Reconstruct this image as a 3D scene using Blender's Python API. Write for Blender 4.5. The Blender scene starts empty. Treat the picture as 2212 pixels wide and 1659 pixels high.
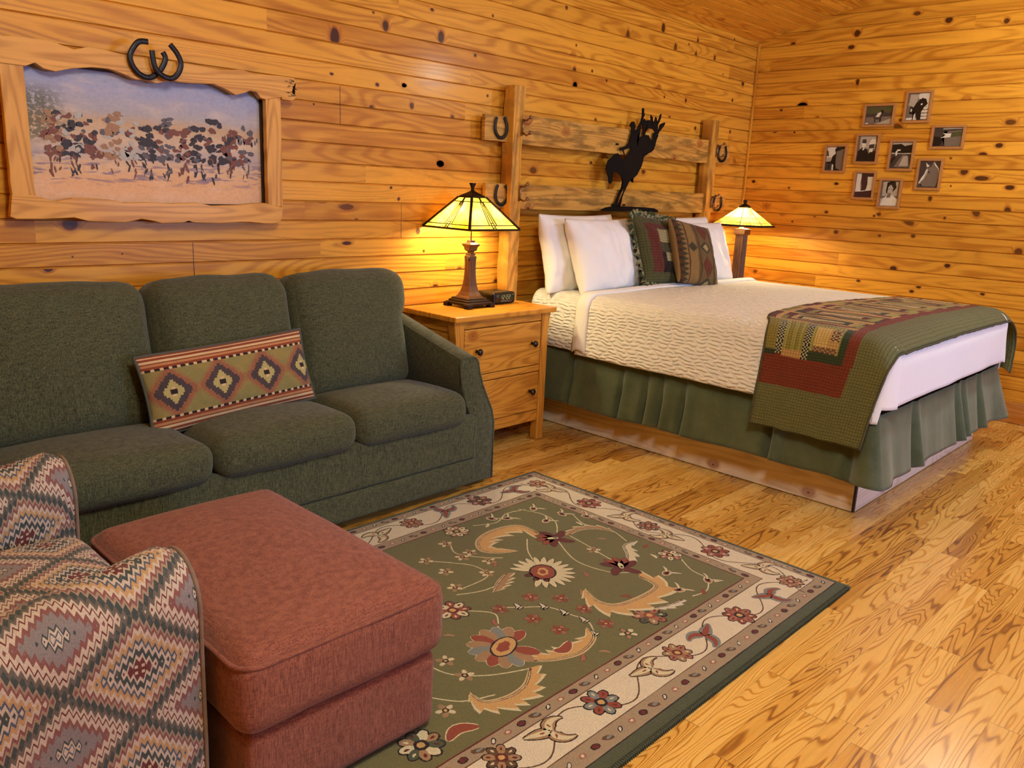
import bpy, bmesh, math, random
from mathutils import Vector, Matrix, noise
R = math.radians
random.seed(7)
SC = bpy.context.scene
EXPOSURE = 0.12
COL = SC.collection

# ------------------------------------------------------------------ helpers
def lin(c):
    c = c / 255.0
    return c / 12.92 if c <= 0.04045 else ((c + 0.055) / 1.055) ** 2.4
def rgb(r, g, b): return (lin(r), lin(g), lin(b), 1.0)

def tag(o, label=None, cat=None, group=None, kind=None):
    if label: o['label'] = label
    if cat: o['category'] = cat
    if group: o['group'] = group
    if kind: o['kind'] = kind
    return o

def empty(name, loc, label, cat, rz=0, group=None):
    o = bpy.data.objects.new(name, None)
    COL.objects.link(o)
    o.location = loc
    o.rotation_euler = (0, 0, rz)
    o.empty_display_size = 0.1
    return tag(o, label, cat, group)

def link(name, bm, mats, parent=None, smooth=True, loc=None, rot=None, label=None, bevel=0, autosmooth=None):
    me = bpy.data.meshes.new(name)
    bmesh.ops.recalc_face_normals(bm, faces=bm.faces[:])
    bm.to_mesh(me)
    bm.free()
    if not isinstance(mats, (list, tuple)): mats = [mats]
    for m in mats: me.materials.append(m)
    o = bpy.data.objects.new(name, me)
    COL.objects.link(o)
    if parent: o.parent = parent
    if loc: o.location = loc
    if rot: o.rotation_euler = rot
    if smooth:
        me.polygons.foreach_set('use_smooth', [True] * len(me.polygons))
    if bevel:
        md = o.modifiers.new('bv', 'BEVEL'); md.width = bevel; md.segments = 2; md.limit_method = 'ANGLE'; md.angle_limit = R(40)
        md.harden_normals = False
    if autosmooth and smooth:
        es = o.modifiers.new('es', 'EDGE_SPLIT'); es.split_angle = R(autosmooth)
    if label: o['label'] = label
    return o

def box(bm, x0, x1, y0, y1, z0, z1, mat=0, M=None):
    vs = [bm.verts.new(Vector(p) if M is None else M @ Vector(p)) for p in
          ((x0, y0, z0), (x1, y0, z0), (x1, y1, z0), (x0, y1, z0), (x0, y0, z1), (x1, y0, z1), (x1, y1, z1), (x0, y1, z1))]
    for f in ((0, 3, 2, 1), (4, 5, 6, 7), (0, 1, 5, 4), (1, 2, 6, 5), (2, 3, 7, 6), (3, 0, 4, 7)):
        fc = bm.faces.new([vs[i] for i in f]); fc.material_index = mat
    return vs

def prism(bm, pts, a, b, axis=1, mat=0):
    """extrude outline pts (2D) between a and b along axis (0:x 1:y 2:z)."""
    def P(p, t):
        if axis == 0: return (t, p[0], p[1])
        if axis == 1: return (p[0], t, p[1])
        return (p[0], p[1], t)
    v0 = [bm.verts.new(P(p, a)) for p in pts]
    v1 = [bm.verts.new(P(p, b)) for p in pts]
    n = len(pts)
    f = bm.faces.new(v0); f.material_index = mat
    f = bm.faces.new(v1[::-1]); f.material_index = mat
    for i in range(n):
        f = bm.faces.new((v0[i], v1[i], v1[(i + 1) % n], v0[(i + 1) % n])); f.material_index = mat

def tube(bm, pts, r, seg=8, closed=False, mat=0, flat=1.0, cap=True):
    pts = [Vector(p) for p in pts]
    n = len(pts)
    rings = []
    prev = None
    for i, p in enumerate(pts):
        if closed: t = (pts[(i + 1) % n] - pts[i - 1])
        else: t = pts[min(i + 1, n - 1)] - pts[max(i - 1, 0)]
        t.normalize()
        if prev is None:
            a = Vector((0, 0, 1)) if abs(t.z) < .9 else Vector((1, 0, 0))
            u = t.cross(a).normalized()
        else:
            u = (prev - t * prev.dot(t)).normalized()
        prev = u
        w = t.cross(u)
        rr = r[i] if isinstance(r, (list, tuple)) else r
        rings.append([bm.verts.new(p + (u * math.cos(2 * math.pi * k / seg) + w * math.sin(2 * math.pi * k / seg) * flat) * rr) for k in range(seg)])
    m = n if closed else n - 1
    for i in range(m):
        A, B = rings[i], rings[(i + 1) % n]
        for k in range(seg):
            f = bm.faces.new((A[k], A[(k + 1) % seg], B[(k + 1) % seg], B[k])); f.material_index = mat
    if not closed and cap:
        bm.faces.new(rings[0][::-1]).material_index = mat
        bm.faces.new(rings[-1]).material_index = mat

def ring_stack(bm, prof, n=4, rot=math.pi / 4, c=(0, 0), mat=0, cap=True):
    """prof: list of (half-width or radius, z). n=4 makes a square section (value = half width)."""
    k = 1 / math.cos(math.pi / n) if n <= 8 else 1
    rings = []
    for r, z in prof:
        rings.append([bm.verts.new((c[0] + r * k * math.cos(rot + 2 * math.pi * i / n), c[1] + r * k * math.sin(rot + 2 * math.pi * i / n), z)) for i in range(n)])
    for A, B in zip(rings, rings[1:]):
        for i in range(n):
            f = bm.faces.new((A[i], A[(i + 1) % n], B[(i + 1) % n], B[i])); f.material_index = mat
    if cap:
        bm.faces.new(rings[0][::-1]).material_index = mat
        bm.faces.new(rings[-1]).material_index = mat

def smst(a, b, x):
    t = max(0., min(1., (x - a) / (b - a)))
    return t * t * (3 - 2 * t)

def nz(x, y, z=0.0): return noise.noise(Vector((x, y, z)))

def rbox(sx, sy, sz, r, n=10, deform=None, uvscale=1.0, top_uv=False):
    """rounded upholstery block centred on origin, size sx,sy,sz, corner radius r."""
    bm = bmesh.new()
    uvl = bm.loops.layers.uv.new('UVMap')
    h = Vector((sx / 2, sy / 2, sz / 2))
    cache = {}
    def coords(size):
        m = max(2, int(round(n)))
        e = min(r, size / 2 * .999)
        L = [-size / 2 + e * (1 - math.cos(i / 4 * math.pi / 2)) for i in range(5)]
        inner = [(-size / 2 + e) + (size - 2 * e) * i / m for i in range(1, m)]
        return L + inner + [-x for x in L[::-1]]
    cs = [coords(s) for s in (sx, sy, sz)]
    def V(p):
        key = (round(p[0], 5), round(p[1], 5), round(p[2], 5))
        if key in cache: return cache[key]
        q = Vector(p)
        c = Vector([max(-h[i] + min(r, h[i]), min(h[i] - min(r, h[i]), q[i])) for i in range(3)])
        d = q - c
        if d.length > 1e-9: q2 = c + d.normalized() * min(r, min(h))
        else: q2 = q
        if deform: q2 = Vector(deform(q2, q))
        v = bm.verts.new(q2)
        cache[key] = v
        return v
    for ax in range(3):
        a, b = [i for i in range(3) if i != ax]
        for s in (-1, 1):
            for i in range(len(cs[a]) - 1):
                for j in range(len(cs[b]) - 1):
                    quad = []
                    for (u, w) in ((i, j), (i + 1, j), (i + 1, j + 1), (i, j + 1)):
                        p = [0, 0, 0]; p[a] = cs[a][u]; p[b] = cs[b][w]; p[ax] = s * h[ax]
                        quad.append(p)
                    vs = [V(p) for p in quad]
                    if len(set(vs)) < 3: continue
                    uniq = []
                    for v_ in vs:
                        if v_ not in uniq: uniq.append(v_)
                    try: f = bm.faces.new(uniq)
                    except ValueError: continue
                    for lp in f.loops:
                        p = quad[vs.index(lp.vert)]
                        if ax == 2: uv = (p[0], p[1])
                        elif ax == 1: uv = (p[0], p[2] + s * 0 + sy / 2)
                        else: uv = (p[1] + sx / 2, p[2] + sy / 2)
                        lp[uvl].uv = (uv[0] * uvscale, uv[1] * uvscale)
    return bm

def gridsurf(fn, nu, nv, u0=0., u1=1., v0=0., v1=1., bm=None, colfn=None, mat=0, uvfn=None, attr='Col'):
    own = bm is None
    if own: bm = bmesh.new()
    uvl = bm.loops.layers.uv.get('UVMap') or bm.loops.layers.uv.new('UVMap')
    cl = None
    if colfn: cl = bm.loops.layers.float_color.get(attr) or bm.loops.layers.float_color.new(attr)
    V = [[bm.verts.new(fn(u0 + (u1 - u0) * i / nu, v0 + (v1 - v0) * j / nv)) for j in range(nv + 1)] for i in range(nu + 1)]
    for i in range(nu):
        for j in range(nv):
            f = bm.faces.new((V[i][j], V[i + 1][j], V[i + 1][j + 1], V[i][j + 1])); f.material_index = mat
            c = None
            if colfn:
                c = colfn(u0 + (u1 - u0) * (i + .5) / nu, v0 + (v1 - v0) * (j + .5) / nv)
            for lp, (a, b) in zip(f.loops, ((i, j), (i + 1, j), (i + 1, j + 1), (i, j + 1))):
                u = u0 + (u1 - u0) * a / nu; v = v0 + (v1 - v0) * b / nv
                lp[uvl].uv = uvfn(u, v) if uvfn else (u, v)
                if c is not None: lp[cl] = c
    return bm, V

# ------------------------------------------------------------------ node material builder
class NT:
    def __init__(s, name):
        s.mat = bpy.data.materials.new(name); s.mat.use_nodes = True
        s.t = s.mat.node_tree; s.t.nodes.clear()
        s.out = s.t.nodes.new('ShaderNodeOutputMaterial')
        s.b = s.t.nodes.new('ShaderNodeBsdfPrincipled')
        s.t.links.new(s.b.outputs[0], s.out.inputs[0])
    def put(s, inp, v):
        if v is None: return
        if isinstance(v, bpy.types.NodeSocket): s.t.links.new(v, inp)
        else:
            if isinstance(v, (tuple, list)) and len(inp.default_value) == 3 and len(v) == 4: v = v[:3]
            inp.default_value = v
    def m(s, op, *a, clamp=False):
        n = s.t.nodes.new('ShaderNodeMath'); n.operation = op; n.use_clamp = clamp
        for i, v in enumerate(a): s.put(n.inputs[i], v)
        return n.outputs[0]
    def add(s, *a):
        r = a[0]
        for x in a[1:]: r = s.m('ADD', r, x)
        return r
    def mul(s, a, b): return s.m('MULTIPLY', a, b)
    def sub(s, a, b): return s.m('SUBTRACT', a, b)
    def co(s, which='Object'):
        n = s.t.nodes.new('ShaderNodeTexCoord'); return n.outputs[which]
    def sep(s, v):
        n = s.t.nodes.new('ShaderNodeSeparateXYZ'); s.put(n.inputs[0], v); return n.outputs
    def xyz(s, x=0., y=0., z=0.):
        n = s.t.nodes.new('ShaderNodeCombineXYZ')
        for i, v in enumerate((x, y, z)): s.put(n.inputs[i], v)
        return n.outputs[0]
    def noise(s, vec, scale=1., detail=2., rough=.5, dist=0.):
        n = s.t.nodes.new('ShaderNodeTexNoise')
        s.put(n.inputs['Vector'], vec); s.put(n.inputs['Scale'], scale); s.put(n.inputs['Detail'], detail)
        s.put(n.inputs['Roughness'], rough); s.put(n.inputs['Distortion'], dist)
        return n.outputs['Fac']
    def white(s, v):
        n = s.t.nodes.new('ShaderNodeTexWhiteNoise'); n.noise_dimensions = '1D'; s.put(n.inputs['W'], v); return n.outputs['Value']
    def voro(s, vec, scale=1., rnd=1., feature='F1', dim='2D'):
        n = s.t.nodes.new('ShaderNodeTexVoronoi'); n.voronoi_dimensions = dim; n.feature = feature
        s.put(n.inputs['Vector'], vec); s.put(n.inputs['Scale'], scale); s.put(n.inputs['Randomness'], rnd)
        return n.outputs
    def ss(s, a, b, x, lo=0., hi=1.):
        n = s.t.nodes.new('ShaderNodeMapRange'); n.interpolation_type = 'SMOOTHSTEP'
        s.put(n.inputs[0], x); s.put(n.inputs[1], a); s.put(n.inputs[2], b); s.put(n.inputs[3], lo); s.put(n.inputs[4], hi)
        return n.outputs[0]
    def mix(s, f, a, b, mode='MIX'):
        n = s.t.nodes.new('ShaderNodeMix'); n.data_type = 'RGBA'; n.blend_type = mode
        s.put(n.inputs[0], f); s.put(n.inputs[6], a); s.put(n.inputs[7], b)
        return n.outputs[2]
    def ramp(s, f, stops, mode='LINEAR'):
        n = s.t.nodes.new('ShaderNodeValToRGB'); n.color_ramp.interpolation = mode
        e = n.color_ramp.elements
        while len(e) > 1: e.remove(e[-1])
        e[0].position = stops[0][0]; e[0].color = stops[0][1]
        for p, c in stops[1:]:
            x = e.new(p); x.color = c
        s.put(n.inputs[0], f); return n.outputs[0]
    def attr(s, name):
        n = s.t.nodes.new('ShaderNodeAttribute'); n.attribute_name = name; return n.outputs
    def bump(s, h, strength=.3, dist=.01):
        n = s.t.nodes.new('ShaderNodeBump'); s.put(n.inputs['Height'], h); n.inputs['Strength'].default_value = strength; n.inputs['Distance'].default_value = dist
        s.t.links.new(n.outputs[0], s.b.inputs['Normal']); return n
    def set(s, **k):
        names = dict(color='Base Color', rough='Roughness', metal='Metallic', spec='Specular IOR Level', emit='Emission Color', emits='Emission Strength', sheen='Sheen Weight', coat='Coat Weight', coatr='Coat Roughness', trans='Transmission Weight')
        for a, v in k.items(): s.put(s.b.inputs[names[a]], v)
        return s.mat

def plain(name, c, rough=.5, metal=0., spec=.5, bump=0, bscale=200, vary=.06):
    n = NT(name)
    f = n.noise(n.co(), bscale / 8, 3, .6)
    c2 = tuple(x * (1 - vary * 3) for x in c[:3]) + (1,)
    n.set(color=n.mix(f, c, c2), rough=rough, metal=metal, spec=spec)
    if bump: n.bump(n.noise(n.co(), bscale, 3, .6), bump, .002)
    return n.mat

# knotty pine, boards running along axis iu, stacked along axis iv
def pine(name, iu, iv, v0=0., pitch=.0895, L=4.5, seed=0., light=(226, 156, 48), dark=(180, 106, 24), knots=.45, rough=.34, tone=.28, reddish=(150, 66, 24), useattr=False, gscale=1., weather=0., coat=.10):
    n = NT(name)
    c = n.sep(n.co())
    u, v = c[iu], c[iv]
    row = n.m('FLOOR', n.m('DIVIDE', n.sub(v, v0), pitch))
    off = n.mul(n.white(n.add(row, seed + .5)), L * 3)
    col = n.m('FLOOR', n.m('DIVIDE', n.add(u, off), L))
    idn = n.add(n.mul(row, 1.37), n.mul(col, 7.77), seed)
    t = n.white(idn)
    t2 = n.white(n.add(idn, 31.7))
    # small procedural knots
    kv = n.xyz(n.add(n.mul(u, 3.3), n.mul(idn, 3.17)), n.add(n.mul(v, 4.6), n.mul(idn, 1.73)), 0.)
    vo = n.voro(kv, 1.)
    pick = n.ss(1 - knots, 1 - knots + .01, n.sep(vo['Color'])[0])
    ksz = n.m('MULTIPLY', n.sep(vo['Color'])[1], .05)
    d = vo['Distance']
    core = n.mul(n.sub(1., n.ss(n.mul(ksz, .55), n.add(ksz, .006), d)), pick)
    halo = n.mul(n.sub(1., n.ss(0., .22, d)), pick)
    if useattr:
        ka = n.attr('knot')['Fac']
        halo2 = n.ss(0., .7, ka)
        core = n.m('MAXIMUM', core, n.ss(.42, .62, ka))
        halo = n.m('MAXIMUM', halo, halo2)
    warp = n.mul(halo, .8)
    g1 = n.noise(n.xyz(n.mul(u, 2.0 * gscale), n.add(n.mul(v, 30 * gscale), n.mul(warp, 2.2)), n.mul(idn, .91)), 1., 5., .62, .5)
    # cathedral growth rings
    g2n = n.noise(n.xyz(n.mul(u, .7 * gscale), n.add(n.mul(v, 5.5 * gscale), n.mul(warp, .4)), n.mul(idn, 1.7)), 1., 1.5, .5, .2)
    g2 = n.m('PINGPONG', n.mul(g2n, 16.), .5)
    rings = n.ss(.12, .5, n.mul(g2, 1.))
    fine = n.noise(n.xyz(n.mul(u, 12), n.mul(v, 420), n.mul(idn, .3)), 1., 2., .6)
    f = n.add(n.mul(g1, .75), n.mul(rings, .22), n.mul(fine, .12), n.mul(n.sub(t, .5), tone), -.02)
    base = n.ramp(f, [(.2, rgb(*[min(255, x * 1.06) for x in light])), (.45, rgb(*light)), (.62, rgb(*[(a + b) / 2 for a, b in zip(light, dark)])), (.86, rgb(*dark))])
    # broad reddish heartwood streaks
    hw = n.noise(n.xyz(n.mul(u, .8), n.mul(v, 11), n.add(n.mul(idn, 2.3), 9.)), 1., 2., .5)
    base = n.mix(n.mul(n.ss(.55, .75, hw), .42), base, rgb(*dark))
    base = n.mix(n.mul(n.ss(.05, .75, halo), .6), base, rgb(*reddish))
    base = n.mix(n.mul(core, .92), base, rgb(58, 26, 8))
    if weather:
        w = n.noise(n.xyz(n.mul(u, 5), n.mul(v, 22), 3.), 1., 4., .6)
        base = n.mix(n.mul(n.ss(.44, .64, w), weather), base, rgb(96, 70, 32))
    base = n.mix(n.mul(n.m('MAXIMUM', n.sub(t2, .45), 0.), tone * 1.9), base, rgb(*[x * .92 for x in dark]))
    n.set(color=base, rough=n.add(rough, n.mul(fine, .1)), spec=.22, coat=coat, coatr=.16)
    n.bump(n.add(n.mul(f, .5), n.mul(core, -.6)), .12, .003)
    return n.mat

def oak_floor():
    n = NT('oak_strip_floor')
    c = n.sep(n.co())
    u, v = c[0], c[1]
    pitch = .078
    row = n.m('FLOOR', n.m('DIVIDE', v, pitch))
    Ls = n.add(.55, n.mul(n.white(n.add(row, 3.3)), .4))
    off = n.mul(n.white(n.add(row, .5)), 9.)
    uu = n.m('DIVIDE', n.add(u, off), Ls)
    col = n.m('FLOOR', uu)
    idn = n.add(n.mul(row, 1.37), n.mul(col, 7.77))
    t = n.white(idn); t2 = n.white(n.add(idn, 17.3))
    # cathedral figure
    wv = n.noise(n.xyz(n.mul(u, 1.25), n.mul(v, 11), n.mul(idn, 1.7)), 1., 1.6, .45, .25)
    k = n.add(15., n.mul(t2, 14.))
    ring = n.m('PINGPONG', n.mul(wv, k), .5)
    ringm = n.ss(.24, .0, ring)
    wv2 = n.noise(n.xyz(n.mul(u, 1.6), n.mul(v, 60), n.mul(idn, .7)), 1., 4, .6, .3)
    pores = n.noise(n.xyz(n.mul(u, 22), n.mul(v, 520), 0.), 1., 2., .6)
    f = n.add(n.mul(ringm, .40), n.mul(wv2, .46), n.mul(n.sub(t, .5), .55), n.mul(pores, .12))
    base = n.ramp(f, [(.0, rgb(242, 198, 112)), (.25, rgb(232, 180, 88)), (.5, rgb(206, 148, 60)), (.75, rgb(156, 100, 38)), (1., rgb(108, 64, 26))])
    # seams
    fv = n.m('FRACT', n.m('DIVIDE', v, pitch)); fu = n.m('FRACT', uu)
    sv = n.sub(1., n.ss(0., .018, n.m('MINIMUM', fv, n.sub(1., fv))))
    su = n.sub(1., n.ss(0., .0035, n.m('MINIMUM', fu, n.sub(1., fu))))
    seam = n.m('MAXIMUM', sv, su)
    base = n.mix(n.mul(seam, .5), base, rgb(84, 48, 20))
    n.set(color=base, rough=n.add(.22, n.mul(wv2, .12)), spec=.5, coat=.16, coatr=.2)
    n.bump(n.add(n.mul(seam, -1.), n.mul(pores, -.15)), .1, .002)
    return n.mat

def fabric(name, c1, c2, ribs=0., ribaxis=0, scale=1., bump=.5, rough=.95, fleck=None, sheen=.15):
    n = NT(name)
    c = n.sep(n.co())
    st = [1100, 1100, 1100]
    sv = [c[0], c[1], c[2]]
    a = n.noise(n.xyz(*[n.mul(sv[i], 900 * scale if i != 2 else 60 * scale) for i in range(3)]), 1., 2., .6)
    b = n.noise(n.xyz(*[n.mul(sv[i], 90 * scale if i != 2 else 900 * scale) for i in range(3)]), 1., 2., .6)
    w = n.noise(n.co(), 5, 3, .5)
    f = n.add(n.mul(a, .6), n.mul(b, .4))
    col = n.mix(n.ss(.35, .65, f), c1, c2)
    if fleck: col = n.mix(n.mul(n.ss(.60, .72, n.noise(n.xyz(*[n.mul(sv[i], 500 if i != 2 else 90) for i in range(3)]), 1., 1., .5)), .5), col, fleck)
    col = n.mix(n.mul(w, .16), col, c2)
    n.set(color=col, rough=rough, spec=.12, sheen=sheen)
    n.bump(f, bump, .003)
    return n.mat

def colattr(name, rough=.95, scale=600, vary=.35, bump=.5, ribs=None, plaid=None, spec=.12):
    """fabric whose woven pattern sits in a colour attribute, with yarn noise over it"""
    n = NT(name)
    base = n.attr('Col')['Color']
    f = n.noise(n.co(), scale, 3, .65)
    f2 = n.noise(n.co(), scale / 6, 3, .6)
    col = n.mix(n.mul(n.ss(.3, .75, f), vary), base, n.mix(1., base, (.28, .25, .22, 1), 'MULTIPLY'))
    h = f
    if ribs:
        uv = n.sep(n.co('UV'))
        s1 = n.m('PINGPONG', n.mul(uv[0], ribs[0]), .5)
        s2 = n.m('PINGPONG', n.mul(uv[1], ribs[1]), .5)
        g = n.m('MINIMUM', n.ss(0., .22, s1), n.ss(0., .22, s2))
        wr = n.noise(n.xyz(n.mul(uv[0], 55), n.mul(uv[1], 11), 0.), 1., 3., .6, .5)
        col = n.mix(n.mul(n.sub(1., g), .45), col, n.mix(1., col, (.2, .18, .15, 1), 'MULTIPLY'))
        h = n.add(n.mul(f, .2), n.mul(g, .5), n.mul(wr, 1.1))
    n.set(color=col, rough=rough, spec=spec, sheen=.1)
    n.bump(h, bump, .004)
    return n.mat
BR={'neck': [(4.2725, 1.6222), (4.2323, 1.5942), (4.2255, 1.5596), (4.2203, 1.5422), (4.2366, 1.5257), (4.2499, 1.5046), (4.258, 1.4659), (4.2703, 1.4542), (4.2845, 1.4581), (4.2976, 1.4717), (4.2966, 1.5109), (4.3055, 1.5287), (4.327, 1.534), (4.3581, 1.5222), (4.3827, 1.5057), (4.3972, 1.4797), (4.4107, 1.4625), (4.4775, 1.4782), (4.534, 1.5207), (4.4418, 1.6361), (4.3994, 1.6127), (4.3676, 1.6275), (4.3389, 1.6497), (4.3065, 1.6435)], 'body': [(4.3994, 1.6127), (4.434, 1.6378), (4.4542, 1.6587), (4.4703, 1.6817), (4.5253, 1.7028), (4.5384, 1.7213), (4.5464, 1.7483), (4.5711, 1.7678), (4.6083, 1.7838), (4.6562, 1.7829), (4.6839, 1.758), (4.7053, 1.7505), (4.7135, 1.7781), (4.7229, 1.7968), (4.7378, 1.8069), (4.7689, 1.7912), (4.7471, 1.7715), (4.7402, 1.7349), (4.7333, 1.6981), (4.711, 1.6832), (4.665, 1.6646), (4.6202, 1.6417), (4.616, 1.6145), (4.6045, 1.5824), (4.5845, 1.5544), (4.5646, 1.5265), (4.5286, 1.5025), (4.4917, 1.4877), (4.5283, 1.4755), (4.5171, 1.4715), (4.4884, 1.4831), (4.4736, 1.4781), (4.4101, 1.4669), (4.3821, 1.51), (4.3884, 1.5806)], 'leg1': [(4.4019, 1.502), (4.4107, 1.4625), (4.3924, 1.4263), (4.3662, 1.3945), (4.3545, 1.3676), (4.3359, 1.3361), (4.3157, 1.318), (4.321, 1.3047), (4.3545, 1.3052), (4.3609, 1.3455), (4.3829, 1.3816), (4.4022, 1.4088), (4.428, 1.4452), (4.4834, 1.4918)], 'leg2': [(4.4263, 1.4586), (4.4243, 1.4139), (4.3996, 1.3686), (4.3808, 1.3369), (4.3642, 1.3188), (4.3658, 1.3054), (4.3997, 1.3058), (4.3937, 1.3237), (4.4083, 1.3598), (4.4325, 1.4097), (4.465, 1.4554), (4.4944, 1.4967)], 'torso': [(4.4726, 1.6642), (4.5407, 1.7038), (4.5283, 1.7383), (4.5352, 1.7739), (4.5634, 1.8244), (4.5261, 1.8127), (4.4967, 1.8016), (4.4821, 1.7961), (4.4675, 1.7907), (4.459, 1.7683), (4.4484, 1.7327), (4.4399, 1.7103), (4.468, 1.6991)], 'arm': [(4.4463, 1.7195), (4.4185, 1.7002), (4.3823, 1.6892), (4.3531, 1.6851), (4.3512, 1.6699), (4.3697, 1.671), (4.385, 1.6677), (4.4032, 1.6426), (4.4089, 1.6451), (4.3919, 1.6724), (4.4285, 1.6812), (4.4572, 1.694), (4.4771, 1.7172)], 'head': [(4.4666, 1.8556), (4.4898, 1.8532), (4.5003, 1.8324), (4.4999, 1.8062), (4.4978, 1.793), (4.4681, 1.7864), (4.456, 1.8201), (4.4367, 1.8229), (4.4506, 1.8327), (4.4559, 1.8504)], 'armup': [(4.4902, 1.7924), (4.5255, 1.817), (4.5379, 1.8398), (4.5574, 1.8677), (4.5654, 1.8946), (4.5657, 1.9208), (4.5627, 1.9422), (4.5697, 1.9481), (4.582, 1.9441), (4.585, 1.9226), (4.5946, 1.9103), (4.5821, 1.8873), (4.5785, 1.8564), (4.5628, 1.8287), (4.5586, 1.8021), (4.5319, 1.7693)], 'hind': [(4.7032, 1.7369), (4.7102, 1.8003), (4.7324, 1.8155), (4.7703, 1.8365), (4.7751, 1.8594), (4.7942, 1.87), (4.8302, 1.8798), (4.8391, 1.876), (4.8182, 1.8494), (4.7812, 1.8193), (4.7601, 1.7951), (4.7512, 1.7718), (4.7388, 1.7166)], 'tail': [(4.5776, 1.8343), (4.5812, 1.8654), (4.5943, 1.884), (4.6117, 1.8724), (4.6425, 1.8794), (4.6668, 1.8771), (4.6614, 1.9142), (4.6874, 1.901), (4.6827, 1.8784), (4.7079, 1.8717), (4.7191, 1.9061), (4.7321, 1.9005), (4.728, 1.8734), (4.7407, 1.87), (4.761, 1.8986), (4.7729, 1.9288), (4.7854, 1.9277), (4.7779, 1.8956), (4.7514, 1.853), (4.7575, 1.84), (4.7412, 1.8117), (4.721, 1.8101), (4.6983, 1.8263), (4.6496, 1.8291), (4.6197, 1.8156), (4.6098, 1.8016), (4.6128, 1.7797), (4.5933, 1.7782), (4.5845, 1.8129)], 'base': [(4.2017, 1.2921), (4.2436, 1.3059), (4.3014, 1.3133), (4.422, 1.3107), (4.4673, 1.3168), (4.5939, 1.3095), (4.7068, 1.3125), (4.7904, 1.3089), (4.8392, 1.2929), (4.8365, 1.2824), (4.2096, 1.2857)]}
FR={'topout': [(0.86, 1.8292), (0.8863, 1.8309), (0.9539, 1.8388), (0.9857, 1.8365), (1.0231, 1.8397), (1.0698, 1.8295), (1.1176, 1.8191), (1.1686, 1.8364), (1.2194, 1.8335), (1.2869, 1.825), (1.3795, 1.8272), (1.5465, 1.8251), (1.6131, 1.8226), (1.6753, 1.8192), (1.766, 1.8335), (1.8187, 1.8227), (1.9426, 1.8289), (1.9853, 1.8292), (2.0141, 1.8285), (2.0196, 1.8139), (2.0046, 1.7939), (2.0093, 1.7761), (1.9982, 1.7657), (2.0124, 1.755), (2.0158, 1.743), (1.9974, 1.7319), (1.9507, 1.7333)], 'topin': [(1.8719, 1.7252), (1.8494, 1.7288), (1.8297, 1.7505), (1.8028, 1.7534), (1.7757, 1.7417), (1.7358, 1.7287), (1.6913, 1.747), (1.6413, 1.7613), (1.5488, 1.7535), (1.4659, 1.7521), (1.4077, 1.7372), (1.3744, 1.744), (1.33, 1.7415), (1.2771, 1.7587), (1.2303, 1.7684), (1.1736, 1.7663), (1.1025, 1.7522), (1.0477, 1.7354), (1.0101, 1.7405), (0.9834, 1.7566), (0.9522, 1.7418)], 'botin': [(0.9375, 1.3023), (0.9773, 1.2903), (1.0156, 1.2805), (1.0769, 1.2951), (1.1491, 1.294), (1.2128, 1.2899), (1.2613, 1.2797), (1.3461, 1.2841), (1.4395, 1.2801), (1.5561, 1.2851), (1.6128, 1.2741), (1.7518, 1.2794), (1.7863, 1.2862), (1.8584, 1.2906)], 'botout': [(1.9371, 1.2178), (1.9184, 1.2016), (1.8535, 1.2015), (1.7835, 1.2078), (1.7423, 1.2077), (1.6485, 1.2014), (1.5459, 1.2043), (1.509, 1.2161), (1.4777, 1.2042), (1.3993, 1.2012), (1.3705, 1.2098), (1.3191, 1.2182), (1.2562, 1.2039), (1.1219, 1.2091), (1.0713, 1.2225), (1.0306, 1.2196), (0.9711, 1.2166), (0.8805, 1.2162), (0.8603, 1.2238)], 'shoeA': [(1.3773, 1.8822), (1.3442, 1.8783), (1.3209, 1.8531), (1.3071, 1.8226), (1.3141, 1.7895), (1.3395, 1.7611), (1.375, 1.7537), (1.41, 1.7751), (1.4347, 1.8105), (1.4408, 1.8355), (1.4315, 1.8529)], 'shoeB': [(1.3838, 1.8515), (1.3871, 1.8149), (1.3964, 1.7842), (1.4234, 1.7633), (1.4547, 1.7589), (1.4821, 1.7813), (1.4947, 1.8183), (1.4803, 1.8543), (1.4549, 1.8829)]}
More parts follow.
